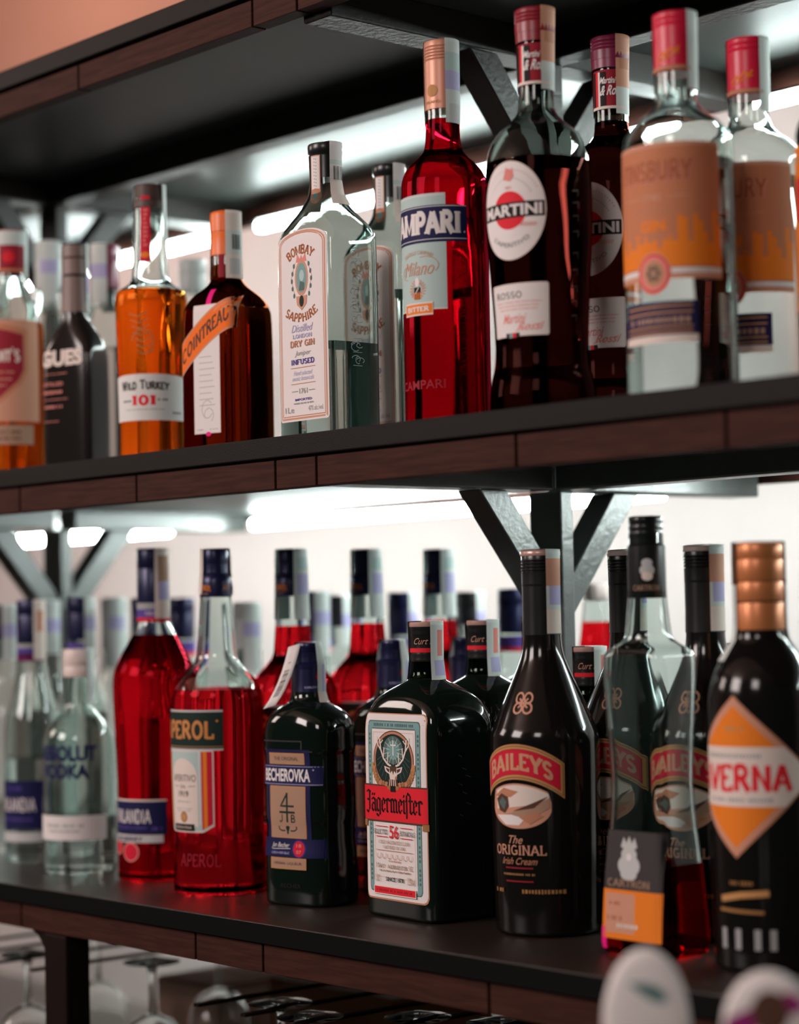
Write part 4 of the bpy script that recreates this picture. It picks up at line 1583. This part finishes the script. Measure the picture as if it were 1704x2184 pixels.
def stag_label(b):
    L = Lab(b.flat_surf(), .35)
    L.rrect(-47, 17, 47, 190, 6, 'copper')
    L.rrect(-46, 18.5, 46, 189, 6, 'white')
    L.rrect(-40, 24, 40, 183, 4, 'slate')
    L.rrect(-39, 25, 39, 182, 4, 'teal')
    L.rrect(-34, 33, 34, 176, 2, 'slate')
    L.rect(-33, 27, 33, 175, 'white')
    L.frame(-30.5, 38, 30.5, 172, .4, 'peach')
    L.dash(0, 179, 60, 3.0, 'slate')
    for sg in (-1, 1):
        for i in range(34):
            if i % 5:
                L.rect(sg * 36.8 - 1.1, 30 + i * 4.2, sg * 36.8 + 1.1, 30 + i * 4.2 + 2.4, 'slate')
                L.n -= 1
    L.n += 1
    # oval with rays, cross and stag
    L.ell(0, 146, 31, 28, 'brown')
    L.ell(0, 146, 30, 27, 'copper')
    L.ell(0, 146, 27.6, 24.8, 'greenblack')
    L.ell(0, 156, 15, 13, 'slate')
    L.ell(0, 156, 10, 9, 'teal')
    for i in range(28):
        a = 2 * PI * i / 28
        L.line([(6 * math.cos(a), 155 + 6 * math.sin(a)), (16 * math.cos(a), 155 + 13 * math.sin(a))], .5, 'tealpale' if i % 2 else 'slate')
    for i in range(13):
        a = PI + PI * i / 12
        L.line([(17 * math.cos(a), 150 + 12 * math.sin(a)), (25 * math.cos(a), 146 + 21 * math.sin(a))], .45, 'slate')
    L.line([(0, 151), (0, 165)], 1.3, 'white')
    L.line([(-4.4, 160.5), (4.4, 160.5)], 1.3, 'white')
    for sg in (-1, 1):
        L.line([(sg * 3.5, 141), (sg * 9, 143), (sg * 15, 148), (sg * 19, 156), (sg * 20.5, 166)], 1.9, 'cream')
        L.line([(sg * 18.6, 155), (sg * 24, 161), (sg * 24.5, 168)], 1.4, 'cream')
        L.line([(sg * 15, 148), (sg * 14, 158)], 1.4, 'cream')
        L.line([(sg * 9, 143), (sg * 8, 153)], 1.4, 'cream')
        L.line([(sg * 20, 161), (sg * 15.5, 165)], 1.2, 'cream')
        L.poly([(sg * 3.5, 139), (sg * 14, 141), (sg * 12, 136), (sg * 6, 133.5)], 'cream')
        L.poly([(sg * 5, 138), (sg * 11.5, 139.6), (sg * 10, 136.8), (sg * 6, 135)], 'brown')
    L.poly([(-5.5, 141), (5.5, 141), (6, 133), (3.6, 124), (2.6, 120), (-2.6, 120), (-3.6, 124), (-6, 133)], 'cream')
    L.poly([(-5.5, 141), (5.5, 141), (4.5, 134.5), (1.6, 137), (0, 133), (-1.6, 137), (-4.5, 134.5)], 'brown')
    L.poly([(-3.2, 124), (3.2, 124), (2.4, 119.5), (-2.4, 119.5)], 'brown')
    L.poly([(2.6, 131), (5.6, 133), (3.6, 124)], 'salmon')
    L.poly([(-5, 124), (5, 124), (9, 112), (-9, 112)], 'brown')
    for u in (-5, -2, 1.5, 4.5):
        L.line([(u * .7, 122), (u, 113)], 1.1, 'cream')
    L.inc = 0
    for sg in (-1, 1):
        for i in range(11):
            a = math.radians(-75 + i * 6.4)
            cx, cy = sg * 27.5 * math.cos(a) * 1.0, 146 + 27 * math.sin(a) - 2
            cx = sg * (3 + abs(cx))
            L.ell(cx, cy, 3.2, 2.0, 'dgold' if i % 2 else 'copper')
            L.ell(cx + sg * 1.5, cy + 2.6, 1.6, 2.4, 'gold')
    L.inc = 1
    L.rect(-4, 114, 4, 119, 'black')
    L.rect(-48.5, 89, 48.5, 123.5, 'brown')
    L.rect(-48, 90.5, 48, 122, 'red')
    L.rect(-49, 84, -42, 90, 'dgold')
    L.rect(42, 84, 49, 90, 'dgold')
    for sg in (-1, 1):
        for i in range(5):
            L.inc = int(i == 0)
            L.ell(sg * (6 + i * 4.4), 121.5 + i * 1.1 + abs(math.sin(i * 2)) * 2, 3.0, 2.2, 'copper' if i % 2 else 'dgold')
    L.inc = 1
    L.rect(-4, 117.5, 4, 123.5, 'black')
    L.poly([(-6.5, 129), (6.5, 129), (9, 123), (-9, 123)], 'brown')
    for u in (-5, -2, 1.5, 4.5):
        L.line([(u * .8, 129), (u, 123)], 1.0, 'cream')
    L._letters(black_mesh('Jägermeifter'), 0, 106, 86, 25, 'black', up=True)
    L.text('56', 0, 80.5, 13.5, 12, 'red', .01)
    L.slab('SELECTED', -20.5, 80, 21, 4.4, 'dgrey', .075, .1)
    L.slab('BOTANICALS', 20.5, 80, 22, 4.4, 'dgrey', .075, .1)
    for sg in (-1, 1):
        for z in (85, 75.5):
            L.line([(sg * 9.5, z), (sg * 28, z)], .6, 'red')
    L.slab('COLD MACERATED ELIXIR', 0, 70.8, 47, 3.2, 'tan', .07, .1)
    L.slab('MATURED IN OAK', 0, 66.2, 33, 3.2, 'tan', .07, .1)
    for i in range(7):
        L.line(arcp(-24 + i * 8, 60, 3.4, 4.6, 180, 360, 6), .5, 'peach')
    L.line([(-28, 63), (28, 63)], .5, 'peach')
    L.dash(0, 53.6, 18, 1.6, 'peach')
    L.slab('Mast-Jagermeister SE', 0, 48.8, 55, 4.4, 'tan', .07, .1)
    L.dash(0, 44.3, 46, 1.7, 'tan')
    L.text('SINCE 1878', 0, 36.8, 27, 3.8, 'dgrey', .02)
    L.text('1.0 l', -26, 37, 7, 6.5, 'tan')
    L.text('35%vol', 25, 37, 11, 6.5, 'tan')
    L.rect(-32, 22, 32, 30, 'cream')
    L.rect(-31, 23, 31, 29, 'red')
    L.dash(0, 26, 54, 2.4, 'deepred')
    L.build('front_label', b.root)


def stag_liqueur(x, y, label, full=True, rz=-4):
    k = 1.0 if full else .77
    h = 1.0 if full else .90
    P = [(0, 54.5, 40.5, 7), (170, 55, 40.5, 7), (186, 54, 40, 6), (200, 48, 37.5, 4.5), (209, 38, 32, 3.2), (216, 25, 23.5, 2.4), (221, 16, 16, 2), (228, 13.8, 13.8, 2), (250, 13.2, 13.2, 2)]
    P = [(z * h, a * k if a > 20 else a, c * k if a > 20 else c, e) for z, a, c, e in P]
    H = 274 * h
    b = Bottle('herbal_liqueur_bottle', label, place(x, y, ZL), rz, P, M['darkgreen'], None, None, 'square dark stag-label bottles')
    if full:
        stag_label(b)
        E = Lab(b.side_surf(), .4)
        for i, z in enumerate((152, 140, 133, 126, 118, 108, 98)):
            E.line([(-8 + (i % 3) * 4, z), (-4 + (i % 3) * 5, z - 2)], .8, 'dgrey')
        E.build('embossed_side', b.root)
    z0 = H - 36
    b.sleeve('neck_tint', z0 - 16, z0, M['neckglass'], .5)
    cp = b.lathe('cap', [(14.6, z0 - 1), (14.9, z0 + 1), (14.3, z0 + 3), (14.9, z0 + 5), (14.4, z0 + 7), (14.4, z0 + 24), (14.8, z0 + 25), (14.3, z0 + 27), (15, z0 + 29), (15.0, H - 5), (14.6, H - 4.5)], M['cap_black'])
    C = Lab(b.cap_surf(14.6, face_to_cam(x, y, rz)), .5)
    C.rect(-40, z0 + 7.5, 40, z0 + 11.5, 'red')
    C.text('Curt Mast', 3, z0 + 18, 30, 6, 'peach', 0, .5)
    C.build('cap_print', cp)
    b.lathe('cap_lid', [(15.2, H - 4.6), (15.6, H - 4), (15.4, H - .6), (14.8, H)], M['cap_rose'])
    f = face_to_cam(x, y, rz, 52)
    r2 = b.at(H - 57)[0] + 4
    b.strip(f, 22, [(H - 68 * h, 33 * k), (H - 63 * h, 25 * k), (H - 55, 18.6), (z0, 16.4), (H + .5, 16.8)],
            [(0, 999, 'pale'), (H - 30, H - 8, 'pink', 2, 4), (H - 50, H - 34, 'lav', 1, 5), (0, H - 58, 'cream')])
    return b


stag_liqueur(-1.497, .137, 'large square dark bottle with the whole stag label facing out, front row')
stag_liqueur(-1.520, .232, 'square dark liqueur bottle right behind the stag-label bottle, pink strip on cap')
stag_liqueur(-1.584, .372, 'square dark liqueur bottle deepest in its file, mostly hidden by the cream liqueur neck')
stag_liqueur(-1.427, .285, 'smaller square dark bottle whose white-lidded cap shows right of the cream liqueur neck', False)
stag_liqueur(-1.332, .395, 'smaller square dark bottle with cap showing between the rear cream liqueur and the amaro', False)


def cream_liqueur(x, y, label, front):
    rz = 14 if front else 8
    b = Bottle('cream_liqueur_bottle', label, place(x, y, ZL), rz,
               [(0, 46.4), (90, 48.2), (160, 49), (174, 48.4), (184, 44), (197, 38.5), (215, 30.5), (232, 23), (246, 18), (262, 16.6), (310, 16.4)],
               M['darkbrown'], None, None, 'dark cream liqueur bottles')
    s = b.round_surf(130)
    L = Lab(s, .4)
    arch = lambda u: 152 - (u / 43) ** 2 * 17
    tl = lambda u: (abs(u) - 38) * .0
    L.shape(-43, 43, lambda u: arch(u) - 15.5, lambda u: arch(u) + 15, 'gold', du=1.6)
    L.shape(-42, 42, lambda u: arch(u) - 14, lambda u: arch(u) + 13.5, 'brown', du=1.6)
    L.shape(-41.4, 41.4, lambda u: arch(u) - 13.4, lambda u: arch(u) + 12.9, 'gold', du=1.6)
    L.shape(-39.5, 39.5, lambda u: arch(u) - 11.4, lambda u: arch(u) + 11, 'deepred', du=1.6)
    L.shape(-39, 39, lambda u: arch(u) - 10.8, lambda u: arch(u) + 10.4, 'capred', du=1.6)
    L.n -= 1
    for nm, th, ex in (('gold', .14, .1), ('peach', .10, .2)):
        v, f = slab_mesh('BAILEYS', th, .13)
        L._put([(a * 66, arch(a * 66) + b_ * 16) for a, b_ in v], f, nm, True, ex)
    # the picture under the banner
    top = lambda u: min(133 - (u / 43) ** 2 * 17, 200)
    L.shape(-29, 31, lambda u: 112 - 18 * math.sqrt(max(0, 1 - ((u - 1) / 30.5) ** 2)), lambda u: 112 + (top(u) - 112) * min(1, 2.2 * math.sqrt(max(0, 1 - ((u - 1) / 30.5) ** 2))), 'peach', du=1.5)
    L.shape(-24, 29, lambda u: 113 + u * .12, lambda u: top(u) - 1.5, 'cream', du=1.5)
    L.poly([(-27, 121), (-14, 129), (2, 126), (-6, 121), (-16, 121)], 'copper')
    L.poly([(-24, 119), (-17, 124), (-9, 121), (-8, 113), (-13, 107), (-20, 109)], 'brown')
    L.poly([(-21, 116), (-16, 121), (-11, 117), (-14, 110)], 'slate')
    L.poly([(-22, 104), (-4, 108), (14, 114), (30, 121), (29, 112), (14, 103), (-6, 99)], 'tan')
    L.poly([(-4, 109), (14, 116), (28, 122), (16, 112)], 'brown')
    L.poly([(-24, 105), (-6, 106), (8, 103), (2, 97), (-12, 97)], 'white')
    L.poly([(2, 104), (18, 108), (24, 105), (12, 98)], 'copper')
    L.text('The', -2, 84.5, 14, 7, 'peach', 0, .4)
    L.slab('ORIGINAL', 0, 75.5, 52, 9, 'peach', .08, .13)
    L.text('Irish Cream', 0, 66, 36, 6, 'copper', 0, .45)
    L.line([(-14, 60), (14, 60)], 1.2, 'deepred')
    L.dash(0, 54.5, 34, 2, 'dgold')
    L.line([(-14, 48.5), (14, 48.5)], 1.2, 'deepred')
    L.dash(-24, 40, 12, 4, 'dgold')
    L.dash(22, 40, 38, 4, 'dgold')
    L.build('front_label', b.root)
    K = Lab(b.round_surf(199, 2 if front else 8), .5)
    for dx in (-4.6, 4.6):
        for dz in (-4.4, 4.4):
            K.line(arcp(dx, 202 + dz, 4.0, 4.4, 0, 360, 14), 1.8, 'peach')
    K.line([(-4.6, 206), (0, 202), (4.6, 198)], 1.6, 'peach')
    K.line([(4.6, 206), (0, 202), (-4.6, 198)], 1.6, 'peach')
    K.build('knot_emblem', b.root)
    b.sleeve('neck_sleeve', 261, 306, M['cap_black'], .5)
    b.lathe('cap', [(17.0, 304), (17.3, 306)] + screw(17.2, 306, 332, 4, .8), M['cap_black'])
    b.lathe('cap_lid', [(17.6, 331), (18.0, 332), (17.8, 335), (17, 336)], M['cap_rose'] if front else M['cap_white'])
    f = face_to_cam(x, y, rz, 42)
    b.strip(f, 18, [(262, 18.2), (300, 18.4), (336.5, 18.8)], [(0, 999, 'pale'), (304, 330, 'peach'), (286, 304, 'lav', 1, 6), (262, 284, 'cream')])


cream_liqueur(-1.348, .142, 'dark cream liqueur bottle with red banner label in the front row', True)
cream_liqueur(-1.338, .244, 'dark cream liqueur bottle behind the tapered clear liqueur, neck left of its black cap', False)
cream_liqueur(-1.220, .214, 'dark cream liqueur bottle between the tapered clear liqueur and the amaro, ribbed neck showing', False)


def tapered_liqueur():
    x, y, rz = -1.197, .115, 0
    b = Bottle('fruit_liqueur_bottle', 'tapered clear liqueur bottle, nearly empty of red liqueur, with black and orange label', place(x, y, ZL), rz,
               [(0, 37, 29.5, 8), (10, 38, 30.5, 8), (70, 34, 27, 8), (120, 29, 23.5, 8), (150, 28.5, 23.5, 8), (190, 30.5, 25, 8), (240, 33, 26.5, 8), (247, 31.5, 25.5, 6), (253, 24, 21, 3), (258, 19.4, 18.6, 2.1), (270, 18.2, 18.2, 2), (292, 16.0, 16.0, 2), (345, 14.2, 14.2, 2)],
               M['clear'], 74, M['wine'], LOWROW)
    L = Lab(b.flat_surf(), .4)
    L.shape(-32, 32, lambda u: 53, lambda u: 101, 'dgrey')
    L.shape(-32.5, 32.5, lambda u: 13, lambda u: 53, 'orange')
    L.shape(-28, 20, lambda u: 18, lambda u: 50, 'peach')
    L.shape(4, 26, lambda u: 14, lambda u: 50, 'orange')
    # silver crest
    L.ell(-3, 73, 12, 9, 'silver')
    L.ell(-3, 82, 8.5, 6, 'silver')
    L.poly([(-12, 88), (-9, 96), (-6, 91), (-3, 97), (0, 91), (3, 96), (6, 88), (-3, 84)], 'silver')
    L.ell(-3, 66, 9, 5, 'silver')
    L.ell(-3, 80, 2.6, 3, 'white')
    L.slab('CARTRON', -3, 58.5, 46, 6.5, 'tan', .08, .12)
    L.dash(-18, 42, 12, 3, 'salmon')
    L.dash(-18, 30, 16, 4, 'salmon')
    L.dash(-4, 24, 22, 4, 'cream')
    L.build('front_label', b.root)
    T = Lab(b.flat_surf(), .45)
    T.rect(-37, 4, -27, 22, 'hot')
    T.build('price_dot', b.root)
    cp = b.lathe('cap', [(15.8, 291), (16.0, 293), (15.8, 334), (14.2, 336)] + screw(14.2, 336, 359, 2, .5), M['cap_black'])
    C = Lab(b.cap_surf(16.0, face_to_cam(x, y, rz, -6)), .3)
    C.ell(2, 314, 6.2, 5.0, 'silver')
    C.ell(2, 320, 4.6, 3.6, 'silver')
    C.ell(2, 309, 4.6, 3.6, 'cream')
    C.slab('CARTRON', 1, 299.5, 22, 4.6, 'tan', .08, .12)
    C.build('cap_print', cp)


tapered_liqueur()


def amaro():
    x, y, rz = -1.087, .125, 7
    b = Bottle('amaro_bottle', 'dark amaro bottle with copper cap and large orange diamond label, nearest on the right', place(x, y, ZL), rz,
               [(0, 42.2), (190, 42.8), (212, 42.4), (228, 39), (243, 31), (254, 22), (262, 19.6), (330, 19)],
               M['darkbrown'], None, None, LOWROW)
    L = Lab(b.round_surf(130), .4)
    H = 61
    def dia(m_):
        return (lambda u: 151 - (H + m_) * max(0, 1 - abs(u) / (64 + m_))), (lambda u: 151 + (H + m_) * max(0, 1 - abs(u) / (64 + m_)))
    for m_, nm in ((2, 'copper'), (0, 'peach'), (-6, 'orange')):
        lo, hi = dia(m_)
        L.shape(-64 - m_, 64 + m_, lo, hi, nm, du=2)
    lo, hi = dia(0)
    L.shape(-64, 64, lambda u: max(lo(u), 128), lambda u: min(hi(u), 174), 'cream', du=1.6)
    L.slab('AVERNA', 0, 150, 92, 23, 'red', .13, 0)
    L.dash(-4, 167, 56, 3.4, 'grey')
    L.dash(2, 133, 58, 3.4, 'grey')
    L.dash(0, 188, 16, 4, 'gold')
    L.build('front_label', b.root)
    G = Lab(b.round_surf(60, 4), .4)
    G.line([(-20, 56), (0, 60), (22, 62)], 5, 'gold')
    G.line([(-22, 48), (18, 47)], 2.5, 'dgold')
    G.dash(0, 69, 20, 3, 'dgold')
    G.build('signature_print', b.root)
    K = Lab(b.round_surf(25, 4), .4)
    for i, u in enumerate((-20, -6, 10, 22)):
        K.rect(u, 18, u + 5, 34, 'grey')
    K.build('lower_print', b.root)
    b.lathe('cap', [(19.9, 262), (20.2, 265), (20.0, 284), (19.2, 286), (20.0, 288), (20.0, 300), (19.2, 302), (20.0, 304), (20.0, 318), (19.2, 320), (20, 322), (19.8, 331), (18.6, 333)], M['cap_copper'])
    b.strip(face_to_cam(x, y, rz, -80), 16, [(240, 34), (256, 23), (266, 21.4), (333.5, 21.2)], [(0, 999, 'pale'), (300, 334, 'brown')])


amaro()


# ---- clear vodkas at the left
def blue_print_vodka():
    x, y, rz = -2.062, .115, 31
    b = Bottle('vodka_bottle', 'round clear vodka bottle with blue printed lettering and white cap in the front row', place(x, y, ZL), rz,
               [(0, 41), (140, 41.3), (156, 38.5), (168, 30.5), (176, 22.5), (184, 17), (192, 15.8), (222, 15.6), (236, 15.4)],
               M['clear'], 62, M['water'], LOWROW)
    s = b.round_surf(110)
    L = Lab(s)
    L.text('ABSOLUT', 0, 134, 78, 18, 'navy', .05)
    L.text('VODKA', -2, 114, 62, 17, 'navy', .05)
    L.build('printed_lettering', b.root)
    K = Lab(b.round_surf(55, 4))
    K.rect(-48, 38, 48, 65, 'white')
    K.dash(-4, 54, 46, 4, 'grey')
    K.dash(-4, 48, 40, 3, 'grey')
    K.build('front_label', b.root)
    b.lathe('cap', [(16.6, 218), (17.0, 220), (17.0, 229), (16.6, 229.6), (17.0, 230.4), (17.0, 247), (16, 249)], M['cap_white'])
    b.strip(face_to_cam(x, y, rz, 62), 18, [(190, 17.4), (218, 17.8), (249.5, 17.8)], [(0, 999, 'pale')])


blue_print_vodka()


def clear_vodka():
    x, y, rz = -2.202, .14, 16
    b = Bottle('vodka_bottle', 'clear vodka bottle with navy cap and navy label at the far lower left', place(x, y, ZL), rz,
               [(0, 33.4), (60, 32.6), (100, 33.4), (150, 33.6), (170, 31), (201, 23), (222, 18.6), (236, 17.4), (290, 16.8)],
               M['clear'], 120, M['water'], 'clear navy-capped vodka bottles')
    L = Lab(b.round_surf(70))
    L.rect(-38, 38, 38, 95, 'navy')
    L.dash(0, 86, 26, 4, 'violet')
    L.slab('FINLANDIA', 0, 67, 54, 16, 'white', .085, .10)
    L.dash(0, 50, 44, 3, 'violet')
    L.rect(-36, 24, 36, 35, 'silver')
    L.build('front_label', b.root)
    b.lathe('cap', [(16.8, 254), (17.2, 257), (17.2, 288), (16.8, 289), (17.2, 290), (17.2, 304), (16.4, 306)], M['cap_navy'])
    P = Lab(b.cap_surf(17.0), .3)
    P.rect(-53, 234, 53, 242, 'magenta')
    P.rect(-53, 242, 53, 250, 'violet')
    P.rect(-53, 250, 53, 255, 'grey')
    P.build('neck_band', b.root)
    b.strip(face_to_cam(x, y, rz, 40), 20, [(236, 18.4), (306.5, 18.2)], [(0, 999, 'cream'), (268, 296, 'peach', 1, 4)])


clear_vodka()

# back row of the lower board: navy-capped clear vodkas, then grey and black capped ones
BACK = 'clear bottles in the back row of the lower shelf'
NB = ('violet', 'red')
back_clear('vodka_bottle', -2.238, .233, 309, 'navy-capped clear bottle directly behind the blue-lettered vodka', M['cap_navy'], ZL, BACK, 48, 52, .60, 33, NB)
back_clear('vodka_bottle', -2.183, .290, 307, 'navy-capped clear bottle showing left of the red vodka cap', M['cap_navy'], ZL, BACK, None, 52, .60, 33, NB)
back_clear('vodka_bottle', -2.222, .372, 307, 'navy-capped clear bottle showing right of the red vodka cap', M['cap_navy'], ZL, BACK, None, 52, .60, 33, NB)
back_clear('vodka_bottle', -2.023, .432, 310, 'navy-capped clear bottle with pale strip right of the second aperitif neck', M['cap_navy'], ZL, BACK, 25, 52, .60, 33, NB)
back_clear('vodka_bottle', -1.965, .520, 307, 'dark-capped clear bottle just right of the third aperitif neck', M['cap_navy'], ZL, BACK, 60, 52, .60, 33, NB)
back_clear('vodka_bottle', -1.793, .540, 308, 'navy-capped clear bottle standing left of the cream liqueur neck', M['cap_navy'], ZL, BACK, None, 52, .60, 33, NB)
back_clear('vodka_bottle', -1.908, .580, 306, 'black-capped clear bottle right of the farthest aperitif neck', M['cap_black'], ZL, BACK, 60, 40, .60, 33)
back_clear('vodka_bottle', -2.098, .529, 306, 'grey-black-capped clear bottle between the second and third aperitif necks', M['cap_black'], ZL, BACK, 50, 40, .60, 33)
back_clear('vodka_bottle', -2.345, .353, 309, 'grey-capped clear bottle at the back, just left of the red vodka', M['cap_grey'], ZL, BACK, 10, 66, .60, 33)
back_clear('vodka_bottle', -2.042, .340, 298, 'clear bottle with pale cap right of the front aperitif neck', M['cap_grey'], ZL, BACK, 20, 56, .60, 33)
back_clear('vodka_bottle', -2.362, .262, 307, 'black-capped clear bottle right of the far left navy-capped vodka', M['cap_black'], ZL, BACK, 30, 44, .60, 33)
back_clear('vodka_bottle', -2.327, .177, 302, 'black-capped clear bottle at the very left edge of the lower shelf', M['cap_black'], ZL, BACK, 30, 44, .60, 33)


def orange_back():
    b = Bottle('aperitif_bottle', 'small bottle of bright orange-red drink at the back, right of the steel post', (-1.692, .575, ZL), 0,
               [(0, 38), (180, 38), (205, 34), (228, 24), (245, 19.5), (300, 14)], M['clear'], 268, M['redor'], BACK)
    b.lathe('cap', [(14.4, 292), (14.6, 295), (14.6, 310), (13.6, 312)], M['cap_white'])


orange_back()


# ================================================================ below the lower board
ZC = EYE - .600
cb = MB().box(-3.7, -.3, -.02, .70, ZC - .04, ZC, .003)
tag(cb.build('back_counter', M['counter']), 'dark back counter standing under the bar shelf', 'counter')
cab = MB().box(-3.68, -.32, .02, .68, 0.0, ZC - .04, .002)
tag(cab.build('counter_cabinet', M['plank']), 'brown cabinet carrying the back counter', 'cabinet')


def stem_glass(x, y, label, z=None):
    z = EYE - .389 if z is None else z
    root = empty('stem_glass', (x, y, z), 0, label, 'glass', 'stemmed glasses hanging under the lower shelf')
    MB().lathe([(0, .0060), (.006, .0055), (.020, .0022), (.031, .0006), (.0325, .0000), (.031, -.0008), (.0, -.0010)], 40).build('foot', M['stem'], root, smooth=True)
    MB().lathe([(0, -.0012), (.0085, -.0012), (.0050, -.010), (.0040, -.026), (.0042, -.048), (.0060, -.0580), (0, -.0580)], 24).build('stem', M['stem'], root, smooth=True)
    MB().lathe([(0, -.0582), (.010, -.0590), (.024, -.066), (.034, -.082), (.038, -.105), (.036, -.130), (.032, -.150), (.031, -.1505), (.030, -.150), (.0345, -.130), (.0365, -.105), (.0325, -.083), (.022, -.0685), (.009, -.0620), (0, -.0612)], 40).build('bowl', M['stem'], root, smooth=True)
    return root


g0 = stem_glass(-1.629, .095, 'hanging stemmed glass whose foot shows under the shelf below the herbal flask')
for gx, gy, lb in ((-1.551, .165, 'hanging stemmed glass, left of the two feet below the stag-label bottle'),
                   (-1.473, .200, 'hanging stemmed glass, right of the two feet below the stag-label bottle'),
                   (-2.019, .180, 'hanging stemmed glass just right of the front shelf leg'),
                   (-2.175, .113, 'hanging stemmed glass at the bottom left corner, nearer the front'),
                   (-2.253, .260, 'hanging stemmed glass at the bottom left corner, farther back'),
                   (-2.097, .330, 'hanging stemmed glass behind the front shelf leg'),
                   (-1.707, .120, 'hanging stemmed glass left of the one below the herbal flask')):
    c = copy_tree(g0)
    c.location = (gx, gy, EYE - .389)
    c['label'] = lb


def carton(name, label, x0, x1, y0, y1, h, mat, flap):
    root = empty(name, ((x0 + x1) / 2, (y0 + y1) / 2, ZC), 0, label, 'box', 'cartons on the back counter')
    dx, dy = (x1 - x0) / 2, (y1 - y0) / 2
    MB().box(-dx, dx, -dy, dy, 0, h, .002).build('carton_body', mat, root)
    MB().box(-dx * .99, dx * .99, -dy * .99, -dy * .02, h, h + .003).build('flap', flap, root)
    MB().box(-dx * .99, dx * .99, dy * .02, dy * .99, h, h + .003).build('flap', flap, root)


carton('carton', 'pale cardboard carton on the counter left of the middle back leg', -2.30, -2.17, .38, .55, .135, M['card'], M['cardo'])
carton('carton', 'brown carton on the counter right of the middle back leg', -2.09, -1.86, .40, .56, .155, M['cardo'], M['cardo'])
carton('carton', 'low pale carton in front of the brown one on the back counter', -2.03, -1.86, .24, .37, .105, M['card'], M['card'])

tag(MB().box(-1.97, -.32, .682, .698, ZC, ZC + .30, .001).build('splashback_panel', M['splash']), 'dark grey splashback panel standing along the back of the counter', 'panel')

# ================================================================ beer taps in front of the shelf
bar = MB().box(-1.6, .6, -.62, -.02 - .06, EYE - .66, EYE - .60, .004)
tag(bar.build('tap_counter', M['counter']), 'counter carrying the beer taps in front of the shelf', 'counter')
tag(MB().box(-1.58, .58, -.60, -.10, 0, EYE - .66, .004).build('base_cabinet', M['plank']), 'base cabinet under the beer tap counter', 'cabinet')


def beer_tap(px, py, pz, label, a, b_, face_marks):
    """medallion centre (px, py, pz), half axes a, b_ in mm"""
    yaw = math.degrees(math.atan2(-px, py + 1.2076))
    z0 = EYE - .60
    root = empty('beer_tap', (px, py, z0), yaw, label, 'beer tap', 'beer taps in front of the shelf')
    zc = pz - z0
    n = 48
    me = bmesh.new()
    rows = []
    for k, (sc, dep) in enumerate(((.0, -11.4), (.5, -11.0), (.86, -9.8), (.94, -9.0), (1.0, -6.5), (1.0, 3), (.92, 5.5), (0, 5.5))):
        if sc == 0:
            rows.append([me.verts.new((0, mm(dep), zc))])
        else:
            rows.append([me.verts.new((mm(a * sc * math.cos(2 * PI * i / n)), mm(dep), zc + mm(b_ * sc * math.sin(2 * PI * i / n)))) for i in range(n)])
    for p, q in zip(rows, rows[1:]):
        for i in range(n):
            j = (i + 1) % n
            if len(p) == 1:
                me.faces.new((p[0], q[i], q[j]))
            elif len(q) == 1:
                me.faces.new((p[i], q[0], p[j]))
            else:
                me.faces.new((p[i], q[i], q[j], p[j]))
    mb = MB()
    mb.bm.free()
    mb.bm = me
    med = mb.build('medallion', M['i_white'], root, smooth=True)
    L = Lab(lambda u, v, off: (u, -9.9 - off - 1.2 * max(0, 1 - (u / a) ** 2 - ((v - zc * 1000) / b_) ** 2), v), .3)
    face_marks(L, zc * 1000)
    L.build('medallion_print_reflection', med)
    MB().lathe([(.011, 0), (.009, .004), (.008, zc - mm(b_) - .004 - .24), (.0, zc - mm(b_) - .004 - .24)], 24, (0, .002, .24)).build('handle', M['cap_black'], root, smooth=True)
    MB().lathe([(0, 0), (.036, 0), (.036, .008), (.026, .014), (.024, .20), (.030, .225), (.030, .236), (.022, .242), (0, .242)], 32, (0, .002, 0)).build('tap_column', M['chrome'], root, smooth=True)
    MB().bar((0, .0, .20), (0, -.07, .185), .014, .014, .003).bar((0, -.064, .188), (0, -.070, .13), .012, .012, .003).build('spout', M['chrome'], root)


def reflection_mark(L, z):  # dark reflection on the domed badge, painted as flat shapes
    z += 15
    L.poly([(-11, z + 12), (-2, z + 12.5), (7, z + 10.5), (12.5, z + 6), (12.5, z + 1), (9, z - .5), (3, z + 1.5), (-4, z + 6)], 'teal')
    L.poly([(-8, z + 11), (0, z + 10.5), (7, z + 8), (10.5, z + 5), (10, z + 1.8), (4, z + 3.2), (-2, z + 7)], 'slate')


def print_ring(L, z):
    L.shape(-25, 25, lambda u: z + 11 + u * .45 - 7, lambda u: min(z + 11 + u * .45 + 7, z + 26 * math.sqrt(max(0, 1 - (u / 26) ** 2))), 'magenta', du=1.5)
    L.ell(1, z + 11, 11, 12.5, 'brown')


beer_tap(-.8915, -.2331, EYE - .254, 'white oval beer tap badge with a dark painted reflection, in front of the tapered liqueur', 26.5, 46, reflection_mark)
beer_tap(-.8102, -.2165, EYE - .2475, 'white and purple round beer tap badge at the bottom right corner', 27, 33, print_ring)
